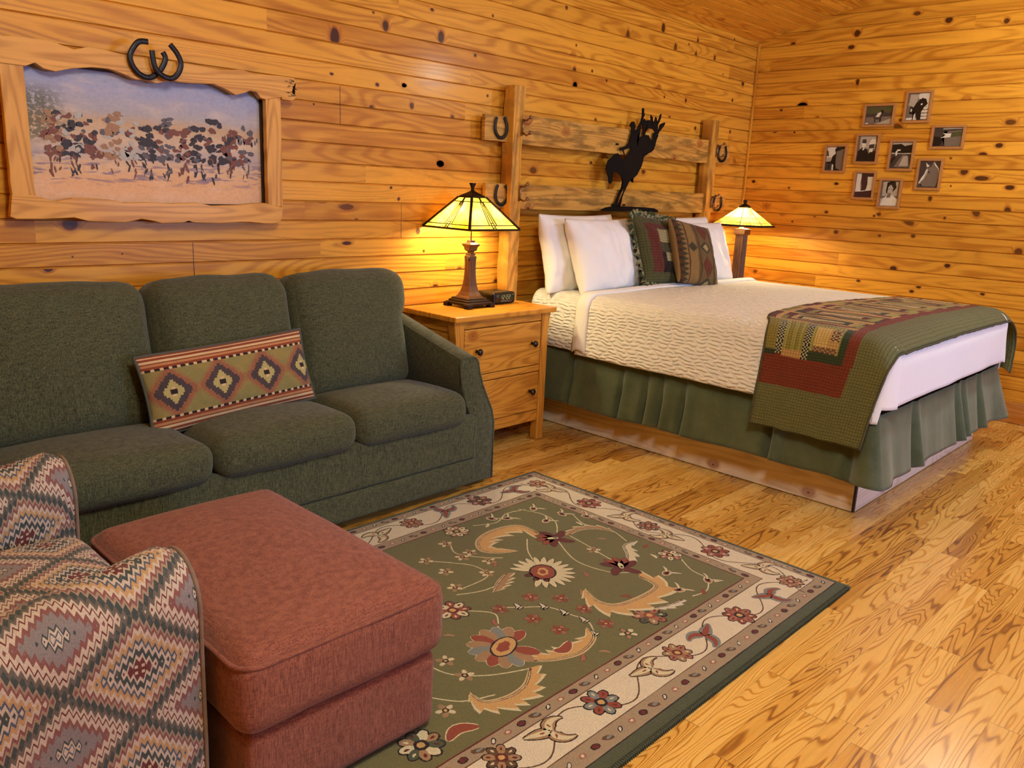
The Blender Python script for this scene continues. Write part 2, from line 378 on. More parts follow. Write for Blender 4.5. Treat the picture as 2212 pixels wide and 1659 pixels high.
RM={'fl': [(2.784, 2.464), (2.783, 2.144), (2.779, 1.811), (2.778, 1.484), (2.764, 1.155), (2.387, 1.158), (2.025, 1.172), (1.646, 1.176), (1.279, 1.204), (2.415, 2.486), (2.02, 2.486)], 'pais': [(2.788, 2.357), (2.77, 1.954), (2.76, 1.681), (2.777, 1.301), (2.587, 1.162), (2.2, 1.178), (1.866, 1.183), (1.425, 1.196), (2.614, 2.479), (2.204, 2.479), (1.866, 2.482)], 'sun': [(2.111, 1.82)], 'leafA': [(2.355, 2.069), (2.346, 2.173), (2.233, 2.204), (2.121, 2.175), (2.067, 2.103), (2.103, 2.044), (2.169, 2.002)], 'redA': [(2.374, 1.991)], 'scrollA': [(2.438, 1.968), (2.591, 1.935), (2.607, 1.857)], 'redB': [(2.372, 1.649)], 'leafB': [(2.36, 1.555), (2.345, 1.469), (2.222, 1.457), (2.115, 1.483), (2.091, 1.549), (2.13, 1.631)], 'leafC': [(2.459, 1.684), (2.534, 1.764), (2.619, 1.753)], 'buds': [(2.369, 2.261), (2.537, 2.263), (2.48, 2.135), (2.462, 1.505), (2.383, 1.399), (2.532, 1.369), (2.313, 2.302), (2.59, 2.14), (2.653, 2.052)], 'cream': [(1.839, 2.172), (1.994, 2.238), (2.016, 2.118), (2.022, 2.016), (1.783, 1.943), (1.946, 1.95), (1.837, 2.057), (1.965, 2.106), (1.448, 1.525), (1.299, 1.44), (1.455, 1.619), (2.407, 1.814)], 'flL': [(1.67, 1.829)], 'pink': [(1.796, 1.729), (1.935, 1.718), (2.01, 1.642), (1.834, 1.612), (2.013, 1.54), (1.994, 1.43), (1.849, 1.507)], 'white': [(1.855, 1.7), (1.921, 1.642), (1.944, 1.568), (1.957, 1.493), (1.916, 1.419)], 'palm': [(1.642, 1.558)], 'leafD': [(1.652, 1.443), (1.717, 1.402), (1.804, 1.378), (1.899, 1.405), (1.927, 1.459)], 'leafE': [(1.619, 1.422), (1.546, 1.373), (1.469, 1.366), (1.403, 1.396), (1.403, 1.456)], 'edge': [(2.163, 1.354), (2.609, 1.569), (2.0, 1.335), (2.109, 2.308), (1.289, 1.36), (1.154, 1.367)], 'field': [(2.651, 2.349), (2.643, 1.285), (2.173, 3.382)], 'redD': [(1.786, 1.421)], 'grayleaf': [(1.888, 1.84)], 'whitesc': [(2.285, 1.356)]}
KN=[(0, 2.993, 2.111, 0.0157, 2, 0), (0, 3.16, 2.082, 0.0069, 1.4, 0), (0, 2.861, 2.017, 0.01, 1.3, 0), (0, 3.029, 1.915, 0.0068, 1, 0), (0, 3.191, 1.923, 0.0081, 1.5, 0), (0, 3.328, 1.539, 0.0108, 1.3, 0), (0, 2.647, 1.54, 0.0089, 1.6, 0), (0, 3.02, 1.498, 0.007, 1, 0), (0, 2.695, 1.328, 0.0102, 1.3, 0), (0, 2.784, 1.292, 0.0081, 1, 0), (0, 2.958, 1.244, 0.0082, 1, 0), (0, 2.601, 1.185, 0.0136, 1.2, 0), (0, 2.277, 1.181, 0.0077, 1.3, 0), (0, 2.044, 1.197, 0.0128, 1, 0), (0, 2.305, 1.333, 0.0109, 1.4, 0), (0, 2.336, 1.319, 0.0088, 1, 0), (0, 2.145, 0.953, 0.0175, 1.3, 0), (0, 1.788, 1.008, 0.0126, 1.4, 0), (0, 2.382, 0.84, 0.0091, 1.4, 0), (0, 1.953, 0.843, 0.0108, 1.4, 0), (0, 1.995, 0.805, 0.0098, 1.4, 0), (0, 1.539, 0.841, 0.0092, 1.4, 0), (0, 1.598, 1.813, 0.0136, 1.5, 0), (0, 1.685, 1.756, 0.0118, 2, 0), (0, 1.781, 1.644, 0.0221, 1, 0), (0, 1.669, 1.601, 0.0139, 3, 0), (0, 1.492, 1.547, 0.0146, 1.8, 0), (0, 1.971, 1.459, 0.0166, 0.7, 0), (0, 2.093, 1.294, 0.0213, 2, 0.5), (0, 1.48, 1.394, 0.0256, 0.7, -0.3), (0, 1.666, 1.38, 0.0302, 0.7, -0.5), (0, 2.254, 1.93, 0.025, 1.6, 0.7), (0, 2.252, 1.987, 0.0083, 1, 0), (0, 1.555, 1.957, 0.0153, 2, 0), (0, 3.226, 0.826, 0.0124, 1.3, 0), (0, 1.88, 1.73, 0.0061, 1, 0), (0, 1.856, 1.331, 0.0083, 1, 0), (0, 1.374, 1.138, 0.0217, 1, 0), (0, 1.851, 1.546, 0.0051, 1, 0), (0, 3.125, 2.557, 0.0154, 1, 0), (0, 2.641, 2.594, 0.0204, 1, 0), (0, 2.032, 2.623, 0.0203, 1, 0), (0, 1.681, 2.581, 0.0149, 1, 0), (0, 2.244, 2.685, 0.0111, 2, 0), (0, 2.672, 2.503, 0.0133, 1.7, 0), (0, 2.591, 2.26, 0.0222, 0.5, 0), (0, 2.991, 2.115, 0.0172, 1.8, 0), (1, 2.564, 2.138, 0.0236, 0.7, 0), (1, 2.917, 2.14, 0.0276, 0.7, 0), (1, 2.275, 2.045, 0.0384, 0.6, 0), (1, 2.492, 2.186, 0.0055, 1, 0), (1, 2.854, 2.26, 0.0068, 1.4, 0), (1, 3.281, 2.303, 0.0063, 1, 0), (1, 3.16, 2.086, 0.0079, 1, 0), (1, 2.256, 1.88, 0.0055, 1.6, 0), (1, 2.516, 1.863, 0.0077, 1.3, 0), (1, 2.681, 1.879, 0.0079, 1.7, 0), (1, 2.482, 1.752, 0.0121, 1, 0), (1, 2.732, 1.786, 0.0142, 0.8, 0), (1, 3.008, 1.752, 0.0128, 0.9, 0), (1, 2.159, 1.737, 0.0046, 1, 0), (1, 3.262, 1.89, 0.0065, 1, 0), (1, 3.88, 2.449, 0.0101, 1, 0), (1, 3.988, 2.256, 0.0058, 1, 0), (1, 3.984, 2.114, 0.0148, 1, 0), (1, 3.994, 2.025, 0.021, 0.8, 0), (1, 4.154, 2.13, 0.0073, 1, 0), (1, 4.303, 2.093, 0.0074, 1, 0), (1, 4.491, 2.381, 0.0371, 0.5, 0), (1, 4.878, 2.493, 0.0289, 0.6, 0), (1, 5.04, 2.394, 0.0265, 0.6, 0), (1, 5.304, 2.379, 0.0233, 0.6, 0), (1, 5.557, 2.396, 0.0197, 0.6, 0), (1, 6.002, 2.272, 0.021, 0.8, 0), (1, 5.871, 2.133, 0.0112, 1, 0), (1, 5.227, 2.066, 0.0126, 0.8, 0), (1, 4.957, 2.061, 0.0068, 1, 0), (1, 5.039, 1.928, 0.0153, 0.8, 0), (1, 5.696, 2.3, 0.0058, 1, 0), (1, 5.884, 1.901, 0.0108, 1, 0), (1, 5.384, 1.888, 0.0116, 1, 0), (1, 5.314, 2.475, 0.019, 0.5, 0), (1, 5.204, 2.438, 0.0067, 1, 0), (1, 5.812, 2.56, 0.0086, 1, 0), (1, 2.337, 1.277, 0.013, 3, 0), (1, 2.392, 1.209, 0.0122, 1, 0), (1, 2.336, 1.102, 0.0082, 3, 0), (1, 2.605, 1.377, 0.0062, 1, 0), (1, 2.914, 0.852, 0.0162, 1.2, 0), (1, 3.089, 0.941, 0.0153, 1.3, 0), (1, 3.383, 0.859, 0.0174, 1, 0), (1, 2.786, 1.158, 0.0164, 0.8, 0), (1, 2.827, 1.052, 0.0067, 1, 0), (1, 2.654, 1.321, 0.0079, 1, 0), (1, 2.929, 1.512, 0.0135, 1.5, 0), (1, 1.079, 1.193, 0.0213, 1.3, 0), (1, 0.989, 1.028, 0.0114, 1.4, 0), (1, 1.264, 1.078, 0.0037, 1, 0), (1, 1.078, 1.07, 0.0029, 1, 0), (1, 2.682, 1.878, 0.0084, 1.4, 0), (1, 2.933, 1.51, 0.0165, 1.4, 0), (1, 3.66, 1.511, 0.0185, 1.4, 0), (1, 4.218, 1.841, 0.0107, 1, 0), (1, 3.999, 2.017, 0.0245, 0.7, 0), (1, 3.972, 1.73, 0.0126, 1, 0), (1, 4.339, 1.738, 0.011, 1, 0), (1, 4.779, 1.556, 0.019, 1, 0), (1, 4.2, 1.58, 0.011, 1, 0)]
# ------------------------------------------------------------------ camera
CAMROT = ((0.69864089, -0.71416116, 0.04329832), (-0.1383415, -0.19421444, -0.97115518), (0.70197047, 0.67249876, -0.23448427))
cam = bpy.data.cameras.new('camera'); cam.sensor_width = 36.0; cam.lens = 1750.0 / 2212 * 36
cam.clip_start = .02
camo = bpy.data.objects.new('camera', cam); COL.objects.link(camo)
r_, d_, f_ = [Vector(x) for x in CAMROT]
camo.matrix_world = Matrix(((r_.x, -d_.x, -f_.x, 0), (r_.y, -d_.y, -f_.y, 0), (r_.z, -d_.z, -f_.z, 1.4), (0, 0, 0, 1)))
SC.camera = camo

XR, YB, XL, YF = 6.19, 3.41, -1.35, -3.2
SL, ZE, YRIDGE = .2364, 2.595, .1
def ceil_z(y): return ZE + (YB - y) * SL if y > YRIDGE else ZE + (YB - YRIDGE) * SL - (YRIDGE - y) * SL
PITCH, Z0 = .0895, 1.030 - 11 * .0895

# ------------------------------------------------------------------ room
M_backwall = pine('knotty_pine_back_wall', 0, 2, v0=Z0, pitch=PITCH, seed=2., useattr=True, knots=.12)
M_rightwall = pine('knotty_pine_right_wall', 1, 2, v0=Z0, pitch=PITCH, seed=55., useattr=True, knots=.12)
M_ceil = pine('knotty_pine_ceiling', 0, 1, v0=0, pitch=.092, seed=91., useattr=False, knots=.3)
M_trim = pine('pine_trim', 2, 0, v0=-5, pitch=20, seed=7., knots=0.)
M_base = pine('pine_baseboard', 1, 2, v0=-5, pitch=20, seed=17., knots=.2, light=(196, 130, 70))

def boards(bm, A, B, zlo, zhi, P, depth=.0095, holes=()):
    """tongue-and-groove boards: A(z)->start, B(z)->end along the wall; P(s,z,d) gives the 3D point with d = recess"""
    k0 = int(math.floor((zlo - Z0) / PITCH)); k1 = int(math.ceil((zhi - Z0) / PITCH))
    kl = bm.verts.layers.float.get('knot') or bm.verts.layers.float.new('knot')
    for k in range(k0, k1):
        zb = Z0 + k * PITCH
        a, b = A(zb), B(zb)
        if b <= a: continue
        prof = [(zb, depth), (zb + .0016, depth), (zb + .0062, 0), (zb + PITCH - .0030, 0), (zb + PITCH - .0004, depth)]
        prof = [(max(zlo, z), d) for z, d in prof]
        segs = [(a, b)]
        for (h0, h1, hz0, hz1) in holes:
            if zb + PITCH > hz0 and zb < hz1:
                segs = [(a, h0), (h1, b)]
        for (s0, s1) in segs:
            L = [[bm.verts.new(P(s, z, d)) for (z, d) in prof] for s in (s0, s1)]
            for i in range(len(prof) - 1):
                bm.faces.new((L[0][i], L[1][i], L[1][i + 1], L[0][i + 1]))

def add_knots(bm, knots, P):
    kl = bm.verts.layers.float['knot']
    for (s, z, r, asp, rot) in knots:
        k = math.floor((z - Z0) / PITCH); zb = Z0 + k * PITCH
        lo, hi = zb + .0064, zb + PITCH - .0034
        prev = None
        cv = bm.verts.new(P(s, min(hi, max(lo, z)), -.0005)); cv[kl] = 1.
        N = 18
        for (f, kv) in ((.8, .66), (1.08, .5), (1.3, .36), (2.6, 0.)):
            ring = []
            for i in range(N):
                a = 2 * math.pi * i / N
                ff = f * (1 + .12 * nz(math.cos(a) + s * 9, math.sin(a) + z * 9))
                dx, dz = r * asp * ff * math.cos(a), r * ff * math.sin(a)
                x2 = dx * math.cos(rot) - dz * math.sin(rot); z2 = dx * math.sin(rot) + dz * math.cos(rot)
                v = bm.verts.new(P(s + x2, min(hi, max(lo, z + z2)), -.0005 if kv > 0 else -.0003)); v[kl] = kv
                ring.append(v)
            for i in range(N):
                if prev is None: bm.faces.new((cv, ring[i], ring[(i + 1) % N]))
                else: bm.faces.new((prev[i], ring[i], ring[(i + 1) % N], prev[(i + 1) % N]))
            prev = ring

def seam(bm, s, z0, z1, P):
    kl = bm.verts.layers.float['knot']
    vs = [bm.verts.new(P(a, b, -.0004)) for a, b in ((s - .0016, z0), (s + .0016, z0), (s + .0016, z1), (s - .0016, z1))]
    for v in vs: v[kl] = 1.
    bm.faces.new(vs)

# back wall
bm = bmesh.new()
Pb = lambda s, z, d: (s, YB + d, z)
boards(bm, lambda z: XL, lambda z: XR, 0., ZE + .03, Pb)
add_knots(bm, [(k[1], k[2], k[3], k[4], k[5]) for k in KN if k[0] == 1], Pb)
for s, z0, z1 in ((2.302, Z0 + 18 * PITCH, Z0 + 20 * PITCH), (1.556, Z0 + 10 * PITCH, Z0 + 12 * PITCH), (2.672, Z0 + 12 * PITCH, Z0 + 14 * PITCH)):
    seam(bm, s, z0 + .003, z1 - .003, Pb)
box(bm, XL - .1, XR + .1, YB + .0096, YB + .12, -.05, ZE + .05)
tag(link('wall_back', bm, M_backwall, smooth=False), kind='structure')
# right wall
bm = bmesh.new()
Pr = lambda s, z, d: (XR + d, s, z)
def ya(z): return YF if z < ceil_z(YF) else YRIDGE - (ceil_z(YRIDGE) - z) / SL
def yb(z): return YB if z < ZE else YB - (z - ZE) / SL
boards(bm, ya, yb, 0., ceil_z(YRIDGE), Pr)
add_knots(bm, [(k[1], k[2], k[3], k[4], k[5]) for k in KN if k[0] == 0], Pr)
prism(bm, [(YF, -.05), (YB + .1, -.05), (YB + .1, ZE), (YRIDGE, ceil_z(YRIDGE)), (YF, ceil_z(YF))], XR + .0096, XR + .12, axis=0)
tag(link('wall_right', bm, M_rightwall, smooth=False), kind='structure')
# left wall and front wall (behind the camera)
bm = bmesh.new()
Pl = lambda s, z, d: (XL - d, s, z)
boards(bm, ya, yb, 0., ceil_z(YRIDGE), Pl)
prism(bm, [(YF, -.05), (YB + .1, -.05), (YB + .1, ZE), (YRIDGE, ceil_z(YRIDGE)), (YF, ceil_z(YF))], XL - .12, XL - .0096, axis=0)
tag(link('wall_left', bm, M_rightwall, smooth=False), kind='structure')
WX0, WX1, WZ0, WZ1 = 3.3, 5.1, Z0 + 10 * PITCH, Z0 + 24 * PITCH
bm = bmesh.new()
Pf = lambda s, z, d: (s, YF - d, z)
boards(bm, lambda z: XL, lambda z: XR, 0., ceil_z(YF) + .03, Pf, holes=((WX0, WX1, WZ0, WZ1),))
for (a, b, c, d) in ((XL, WX0, 0, ZE), (WX1, XR, 0, ZE), (WX0, WX1, 0, WZ0), (WX0, WX1, WZ1, ZE)):
    box(bm, a, b, YF - .12, YF - .0096, c, d)
tag(link('wall_front', bm, M_backwall, smooth=False), kind='structure')
win = bpy.data.objects.new('window_1', None); COL.objects.link(win); win.location = ((WX0 + WX1) / 2, YF, WZ0); tag(win, kind='structure')
bm = bmesh.new()
w, h = WX1 - WX0, WZ1 - WZ0
for (a, b, c, d) in ((-w / 2, -w / 2 + .06, 0, h), (w / 2 - .06, w / 2, 0, h), (-w / 2, w / 2, 0, .06), (-w / 2, w / 2, h - .06, h), (-.025, .025, 0, h)):
    box(bm, a, b, -.09, -.02, c, d)
link('window_frame', bm, M_trim, win, smooth=False, bevel=.004)
g = NT('window_glass')
_t = g.t.nodes.new('ShaderNodeBsdfTransparent'); _g = g.t.nodes.new('ShaderNodeBsdfGlossy'); _g.inputs['Roughness'].default_value = .02
_m = g.t.nodes.new('ShaderNodeMixShader'); _m.inputs[0].default_value = .06
g.t.links.new(_t.outputs[0], _m.inputs[1]); g.t.links.new(_g.outputs[0], _m.inputs[2]); g.t.links.new(_m.outputs[0], g.out.inputs[0])
bm = bmesh.new(); box(bm, -w / 2 + .05, w / 2 - .05, -.058, -.054, .05, h - .05)
link('window_pane', bm, g.mat, win, smooth=False)
# floor
bm = bmesh.new(); box(bm, XL - .1, XR + .1, YF - .1, YB + .1, -.06, 0.)
tag(link('floor', bm, oak_floor(), smooth=False), kind='structure')
# ceiling, boards running along x on both slopes
ang = math.atan(SL)
for nm, y0, sgn, ln in (('ceiling', YB, -1, (YB - YRIDGE) / math.cos(ang)), ('ceiling.001', YF, 1, (YRIDGE - YF) / math.cos(ang))):
    bm = bmesh.new()
    p = .092; nb = int(ln / p) + 1
    for k in range(nb):
        a = k * p; b = min(ln, a + p)
        prof = [(a, .004), (a + .002, .004), (a + .006, 0), (b - .004, 0), (b, .004)]
        L = [[bm.verts.new((s, sgn * t, d)) for t, d in prof] for s in (XL, XR)]
        for i in range(4): bm.faces.new((L[0][i], L[1][i], L[1][i + 1], L[0][i + 1]))
    box(bm, XL - .1, XR + .1, min(0, sgn * ln), max(0, sgn * ln), .008, .1)
    o = link(nm, bm, M_ceil, smooth=False, loc=(0, y0, ceil_z(y0)), rot=(-ang if sgn < 0 else ang, 0, 0))
    tag(o, kind='structure')
# corner trim, baseboards
bm = bmesh.new(); box(bm, XR - .020, XR - .0005, YB - .020, YB - .0005, .15, ZE - .01)
tag(link('trim_1', bm, M_trim, smooth=False, bevel=.005), kind='structure')
bm = bmesh.new(); box(bm, XR - .018, XR - .0005, YF + .02, YB - .022, 0.001, .145)
tag(link('baseboard_right', bm, M_base, smooth=False, bevel=.005), kind='structure')
M_base2 = pine('pine_baseboard_back', 0, 2, v0=-5, pitch=20, seed=17., knots=.2, light=(196, 130, 70))
bm = bmesh.new(); box(bm, XL + .02, XR - .022, YB - .018, YB - .0005, 0.001, .145)
tag(link('baseboard_back', bm, M_base2, smooth=False, bevel=.005), kind='structure')

# ------------------------------------------------------------------ lights
def lamp(name, kind, loc, energy, color, size=.05, **k):
    l = bpy.data.lights.new(name, kind); l.energy = energy; l.color = color
    if kind == 'AREA':
        l.size = size
        if 'sy' in k: l.shape = 'RECTANGLE'; l.size_y = k['sy']
    else: l.shadow_soft_size = size
    o = bpy.data.objects.new(name, l); COL.objects.link(o); o.location = loc
    if 'rot' in k: o.rotation_euler = k['rot']
    return o
lamp('ceiling_light', 'POINT', (4.95, .95, 2.35), 44, (.84, 1., .94), .10)
lamp('left_fill_light', 'POINT', (1.0, .3, 2.75), 140, (.84, 1., .98), .32)  # added fill that brightens the left wall, not a fixture of the room
lamp('window_daylight', 'AREA', ((WX0 + WX1) / 2, YF - .15, (WZ0 + WZ1) / 2), 128, (.50, .76, 1.45), 1.7, sy=1.15, rot=(R(90), 0, 0))
W = bpy.data.worlds.new('sky'); SC.world = W; W.use_nodes = True
W.node_tree.nodes['Background'].inputs[0].default_value = (.55, .7, 1., 1); W.node_tree.nodes['Background'].inputs[1].default_value = .5
SC.view_settings.view_transform = 'Standard'; SC.view_settings.look = 'None'
SC.view_settings.gamma = 1.0; SC.view_settings.use_curve_mapping = False
SC.view_settings.exposure = EXPOSURE
SC.cycles.use_denoising = True
SC.cycles.max_bounces = 5; SC.cycles.diffuse_bounces = 3; SC.cycles.glossy_bounces = 2; SC.cycles.transmission_bounces = 4
SC.cycles.use_adaptive_sampling = True; SC.cycles.adaptive_threshold = .08; SC.cycles.adaptive_min_samples = 12
SC.cycles.sample_clamp_indirect = 6
SC.cycles.caustics_reflective = False; SC.cycles.caustics_refractive = False
def wl(name, bm, mats, parent, **k):
    off = Vector((0, 0, 0)); p = parent
    while p: off += p.location; p = p.parent
    bmesh.ops.translate(bm, verts=bm.verts[:], vec=-off)
    return link(name, bm, mats, parent, **k)

def xform(bm, M): bmesh.ops.transform(bm, matrix=M, verts=bm.verts[:])
def TR(x, y, z, rx=0, ry=0, rz=0):
    from mathutils import Euler
    return Matrix.Translation((x, y, z)) @ Euler((R(rx), R(ry), R(rz))).to_matrix().to_4x4()

def roundrect(x0, x1, y0, y1, r, z, n=6):
    pts = []
    for cx, cy, a0 in ((x1 - r, y0 + r, -90), (x1 - r, y1 - r, 0), (x0 + r, y1 - r, 90), (x0 + r, y0 + r, 180)):
        for i in range(n + 1):
            a = R(a0 + 90 * i / n); pts.append((cx + r * math.cos(a), cy + r * math.sin(a), z))
    return pts

# ------------------------------------------------------------------ sofa
M_sofa = fabric('green_chenille', rgb(98, 99, 68), rgb(52, 53, 36), bump=.55, scale=.5, fleck=rgb(132, 128, 104))
SX = 1.525
sofa = empty('sofa', (SX, 3.0, 0), 'long dark green three-seat sofa against the back wall under the framed painting', 'sofa')
bm = bmesh.new(); box(bm, .50, 2.49, 2.66, 3.36, .055, .36); wl('body', bm, M_sofa, sofa, smooth=False, bevel=.02)
bm = rbox(2.02, .07, .205, .018, 24); xform(bm, TR(SX - .032, 2.64, .268)); wl('front_panel', bm, M_sofa, sofa)
bm = rbox(2.02, .07, .125, .018, 24); xform(bm, TR(SX - .032, 2.642, .103)); wl('lower_front_panel', bm, M_sofa, sofa)
for i in range(3):
    xc = .632 + .299 + .598 * i
    def df(q, p, i=i):
        u, v = p[0] / .30, p[1] / .215
        z = q.z + (.028 * (1 - u * u) * (1 - min(1, v * v)) if p[2] > 0 else 0)
        y = q.y - (.012 * (1 - u * u) if p[1] < 0 else 0)
        z += .004 * nz(q.x * 6 + i * 9, q.y * 5, 2)
        return (q.x + .004 * nz(q.y * 8, q.z * 9, i), y + .004 * nz(q.x * 9, q.z * 9, i), z)
    bm = rbox(.602 + (.065 if i == 0 else 0), .44, .155, .062, 12, df); xform(bm, TR(xc - (.0325 if i == 0 else 0), 2.795, .418, -1.5, 0, 0)); wl('seat_cushion', bm, M_sofa, sofa)
    def db(q, p, i=i):
        u, v = p[0] / .3, p[2] / .27
        y = q.y - (.05 * (1 - u * u) * (1 - v * v * .8) if p[1] < 0 else 0)
        z = q.z + (.012 * (1 - u * u) if p[2] > 0 else 0)
        x = q.x
        if v > .1 and i == 2 and u > .5: x += .035 * smst(.5, 1, u) * smst(.1, .5, v)
        y += .007 * nz(q.x * 7 + i * 5, q.z * 6, 4) 
        z += .008 * nz(q.x * 8, 3 + i, 1) * smst(.1, .27, p[2])
        return (x, y, z)
    bm = rbox(.600 + (.065 if i == 0 else 0), .235, .565, .085, 12, db); xform(bm, TR(xc - (.0325 if i == 0 else 0), 3.135, .712, -13, 0, 0)); wl('back_cushion', bm, M_sofa, sofa)
bm = rbox(2.02, .12, .80, .04, 16); xform(bm, TR(SX - .03, 3.315, .50, -2)); wl('back_frame', bm, M_sofa, sofa)
prof = [(2.525, .02), (2.655, .02), (2.655, .30), (2.640, .365), (2.603, .44), (2.572, .50), (2.548, .575), (2.540, .615), (2.522, .636), (2.500, .642), (2.455, .642), (2.437, .632), (2.432, .61), (2.440, .52), (2.470, .42), (2.515, .33), (2.525, .26)]
for sgn in (1, -1):
    bm = bmesh.new()
    ys = [2.655, 2.66, 2.70, 2.8, 2.9, 3.0, 3.1, 3.2, 3.34]
    rings = []
    for y in ys:
        t = (y - 2.66)
        ring = []
        for (x, z) in prof:
            zz = z + (z / .64) ** 2 * t * .25
            xx = x if sgn > 0 else 2 * SX - .065 - x
            if y == 2.655: zz = .33 + (zz - .33) * .985; xx = xx + ((2.545 if sgn > 0 else 2 * SX - .065 - 2.545) - xx) * .06
            ring.append(bm.verts.new((xx, y, zz)))
        rings.append(ring)
    n_ = len(prof)
    for A, B in zip(rings, rings[1:]):
        for i in range(n_): bm.faces.new((A[i], A[(i + 1) % n_], B[(i + 1) % n_], B[i]))
    bm.faces.new(rings[0]); bm.faces.new(rings[-1][::-1])
    arm = wl('arm', bm, M_sofa, sofa, autosmooth=40)
    bm = bmesh.new()
    tube(bm, [((x if sgn > 0 else 2 * SX - .065 - x), 2.657, .33 + (z - .33) * .995) for x, z in prof[1:14]], .006, 6)
    wl('piping', bm, M_sofa, arm)
for x in (.62, 2.43):
    for y in (2.75, 3.28):
        bm = bmesh.new(); ring_stack(bm, [(.02, 0.001), (.026, .062)], 12, c=(x, y)); wl('foot', bm, plain('sofa_foot', rgb(40, 26, 16)), sofa)

# lumbar pillow
def pillow(W_, H_, T_, colfn=None, nu=60, nv=40, pinch=.06, seed=0., wr=.004, sag=0., uvs=(1, 1), mat=0, power=.5, wf=14):
    """pillow in local x (width), z (height), y thickness; returns bmesh"""
    def f(side):
        def g(u, v):
            a, b = 2 * u - 1, 2 * v - 1
            e = max(0., (1 - abs(a) ** 2.4) * (1 - abs(b) ** 2.4)) ** power
            x = W_ / 2 * a * (1 - pinch * (1 - b * b)* abs(a))
            z = H_ / 2 * b * (1 - pinch * (1 - a * a) * abs(b))
            k = wr * (nz(x * wf + seed, z * wf, side * 3) + .5 * nz(x * wf * 2.4, z * wf * 2 + seed, side)) * min(1, e * 2)
            y = side * (T_ / 2 * e) + k
            z -= sag * e * (1 - b) * .5
            return (x, y, z)
        return g
    bm = bmesh.new()
    _, A = gridsurf(f(-1), nu, nv, bm=bm, colfn=colfn, uvfn=lambda u, v: (u * uvs[0], v * uvs[1]), mat=mat)
    _, B = gridsurf(f(1), nu, nv, bm=bm, colfn=colfn, uvfn=lambda u, v: (u * uvs[0], v * uvs[1]), mat=mat)
    bmesh.ops.remove_doubles(bm, verts=bm.verts[:], dist=.00005)
    return bm

def lum_col(u, v):
    rust, cream, dark, olive = rgb(150, 74, 48), rgb(226, 196, 148), rgb(58, 44, 44), rgb(150, 138, 84)
    e = min(v, 1 - v)
    if e < .175:
        k = int(e / .175 * 7)
        return (rust, cream, rust, cream, rust, rgb(196, 140, 92), rust)[min(6, k)]
    if e < .205: return dark if int(u * 44) % 2 else cream
    for c, s in ((.125, 1.), (.40, 1.), (.675, 1.), (.945, 1.)):
        du = abs(u - c) * .68; dv = abs(v - .5) * .28
        du = math.floor(du / .0062) * .0062; dv2 = math.floor(dv / .0085) * .0085
        d = du / .086 + dv2 / .086
        if d < .12 and du < .010: return dark if (du > .003 and dv2 < .012) or dv2 < .003 else cream
        if d < .40: return rgb(192, 176, 112)
        if d < .76: return rgb(84, 72, 72)
        if d < .98: return rgb(160, 104, 76)
        if d < 1.12: return rgb(160, 122, 78)
    return olive if nz(u * 9, v * 5) < .15 else rgb(160, 140, 82)
M_weave = colattr('woven_tapestry', vary=.4, scale=420, bump=.5)
M_pipe = plain('grey_green_piping', rgb(84, 86, 74), .9, vary=.1)
lum = empty('lumbar_pillow', (1.46, 2.86, .49), 'long tapestry lumbar pillow with four stepped diamonds lying on the green sofa', 'pillow')
bm = pillow(.69, .295, .13, lum_col, 110, 66, pinch=.035, seed=3., wr=.006)
MT = TR(1.455, 2.905, .630, -17, -3.2, 2)
xform(bm, MT); wl('cover', bm, M_weave, lum)
bm = bmesh.new()
P = []
for k in range(80):
    t = k / 80 * 4; s = int(t); fr = t - s
    a, b = ((fr * 2 - 1, -1), (1, fr * 2 - 1), (1 - fr * 2, 1), (-1, 1 - fr * 2))[s]
    P.append(MT @ Vector((.345 * a * (1 - .035 * (1 - b * b)), 0, .1475 * b * (1 - .035 * (1 - a * a)))))
tube(bm, P, .0065, 8, closed=True); wl('piping', bm, M_pipe, lum)

# ------------------------------------------------------------------ ottoman
M_ott = fabric('rust_red_weave', rgb(158, 98, 76), rgb(112, 60, 48), bump=.5, scale=.5, fleck=rgb(186, 120, 88))
RUGT = .011
ott = empty('ottoman', (.975, 1.835, RUGT), 'large rust red upholstered ottoman on the patterned rug in front of the armchair', 'ottoman')
bm = rbox(.53, .85, .215, .03, 20, lambda q, p: (q.x + .004 * nz(q.y * 5, q.z * 7), q.y + .004 * nz(q.x * 5, q.z * 9), q.z)); xform(bm, TR(.975, 1.835, .128)); wl('base', bm, M_ott, ott)
def do(q, p):
    u, v = p[0] / .285, p[1] / .445
    z = q.z + (.034 * max(0, 1 - u * u) ** .8 * max(0, 1 - v * v) ** .8 if p[2] > 0 else 0)
    s = 1 + .010 * (1 - (p[2] / .10) ** 2)
    return (q.x * s + .003 * nz(q.y * 6, q.z * 12), q.y * s + .003 * nz(q.x * 6, q.z * 12), z + .003 * nz(q.x * 5, q.y * 5))
bm = rbox(.565, .885, .200, .05, 20, do); xform(bm, TR(.975, 1.835, .332)); cush = wl('cushion', bm, M_ott, ott)
bm = bmesh.new(); tube(bm, roundrect(.6955, 1.2545, 1.396, 2.274, .052, .406), .006, 6, closed=True); wl('piping', bm, M_ott, cush)
for x in (.78, 1.17):
    for y in (1.47, 2.20):
        bm = bmesh.new(); ring_stack(bm, [(.02, RUGT + .0005), (.024, RUGT + .014)], 12, c=(x, y)); wl('foot', bm, plain('ottoman_foot', rgb(40, 26, 16)), ott)

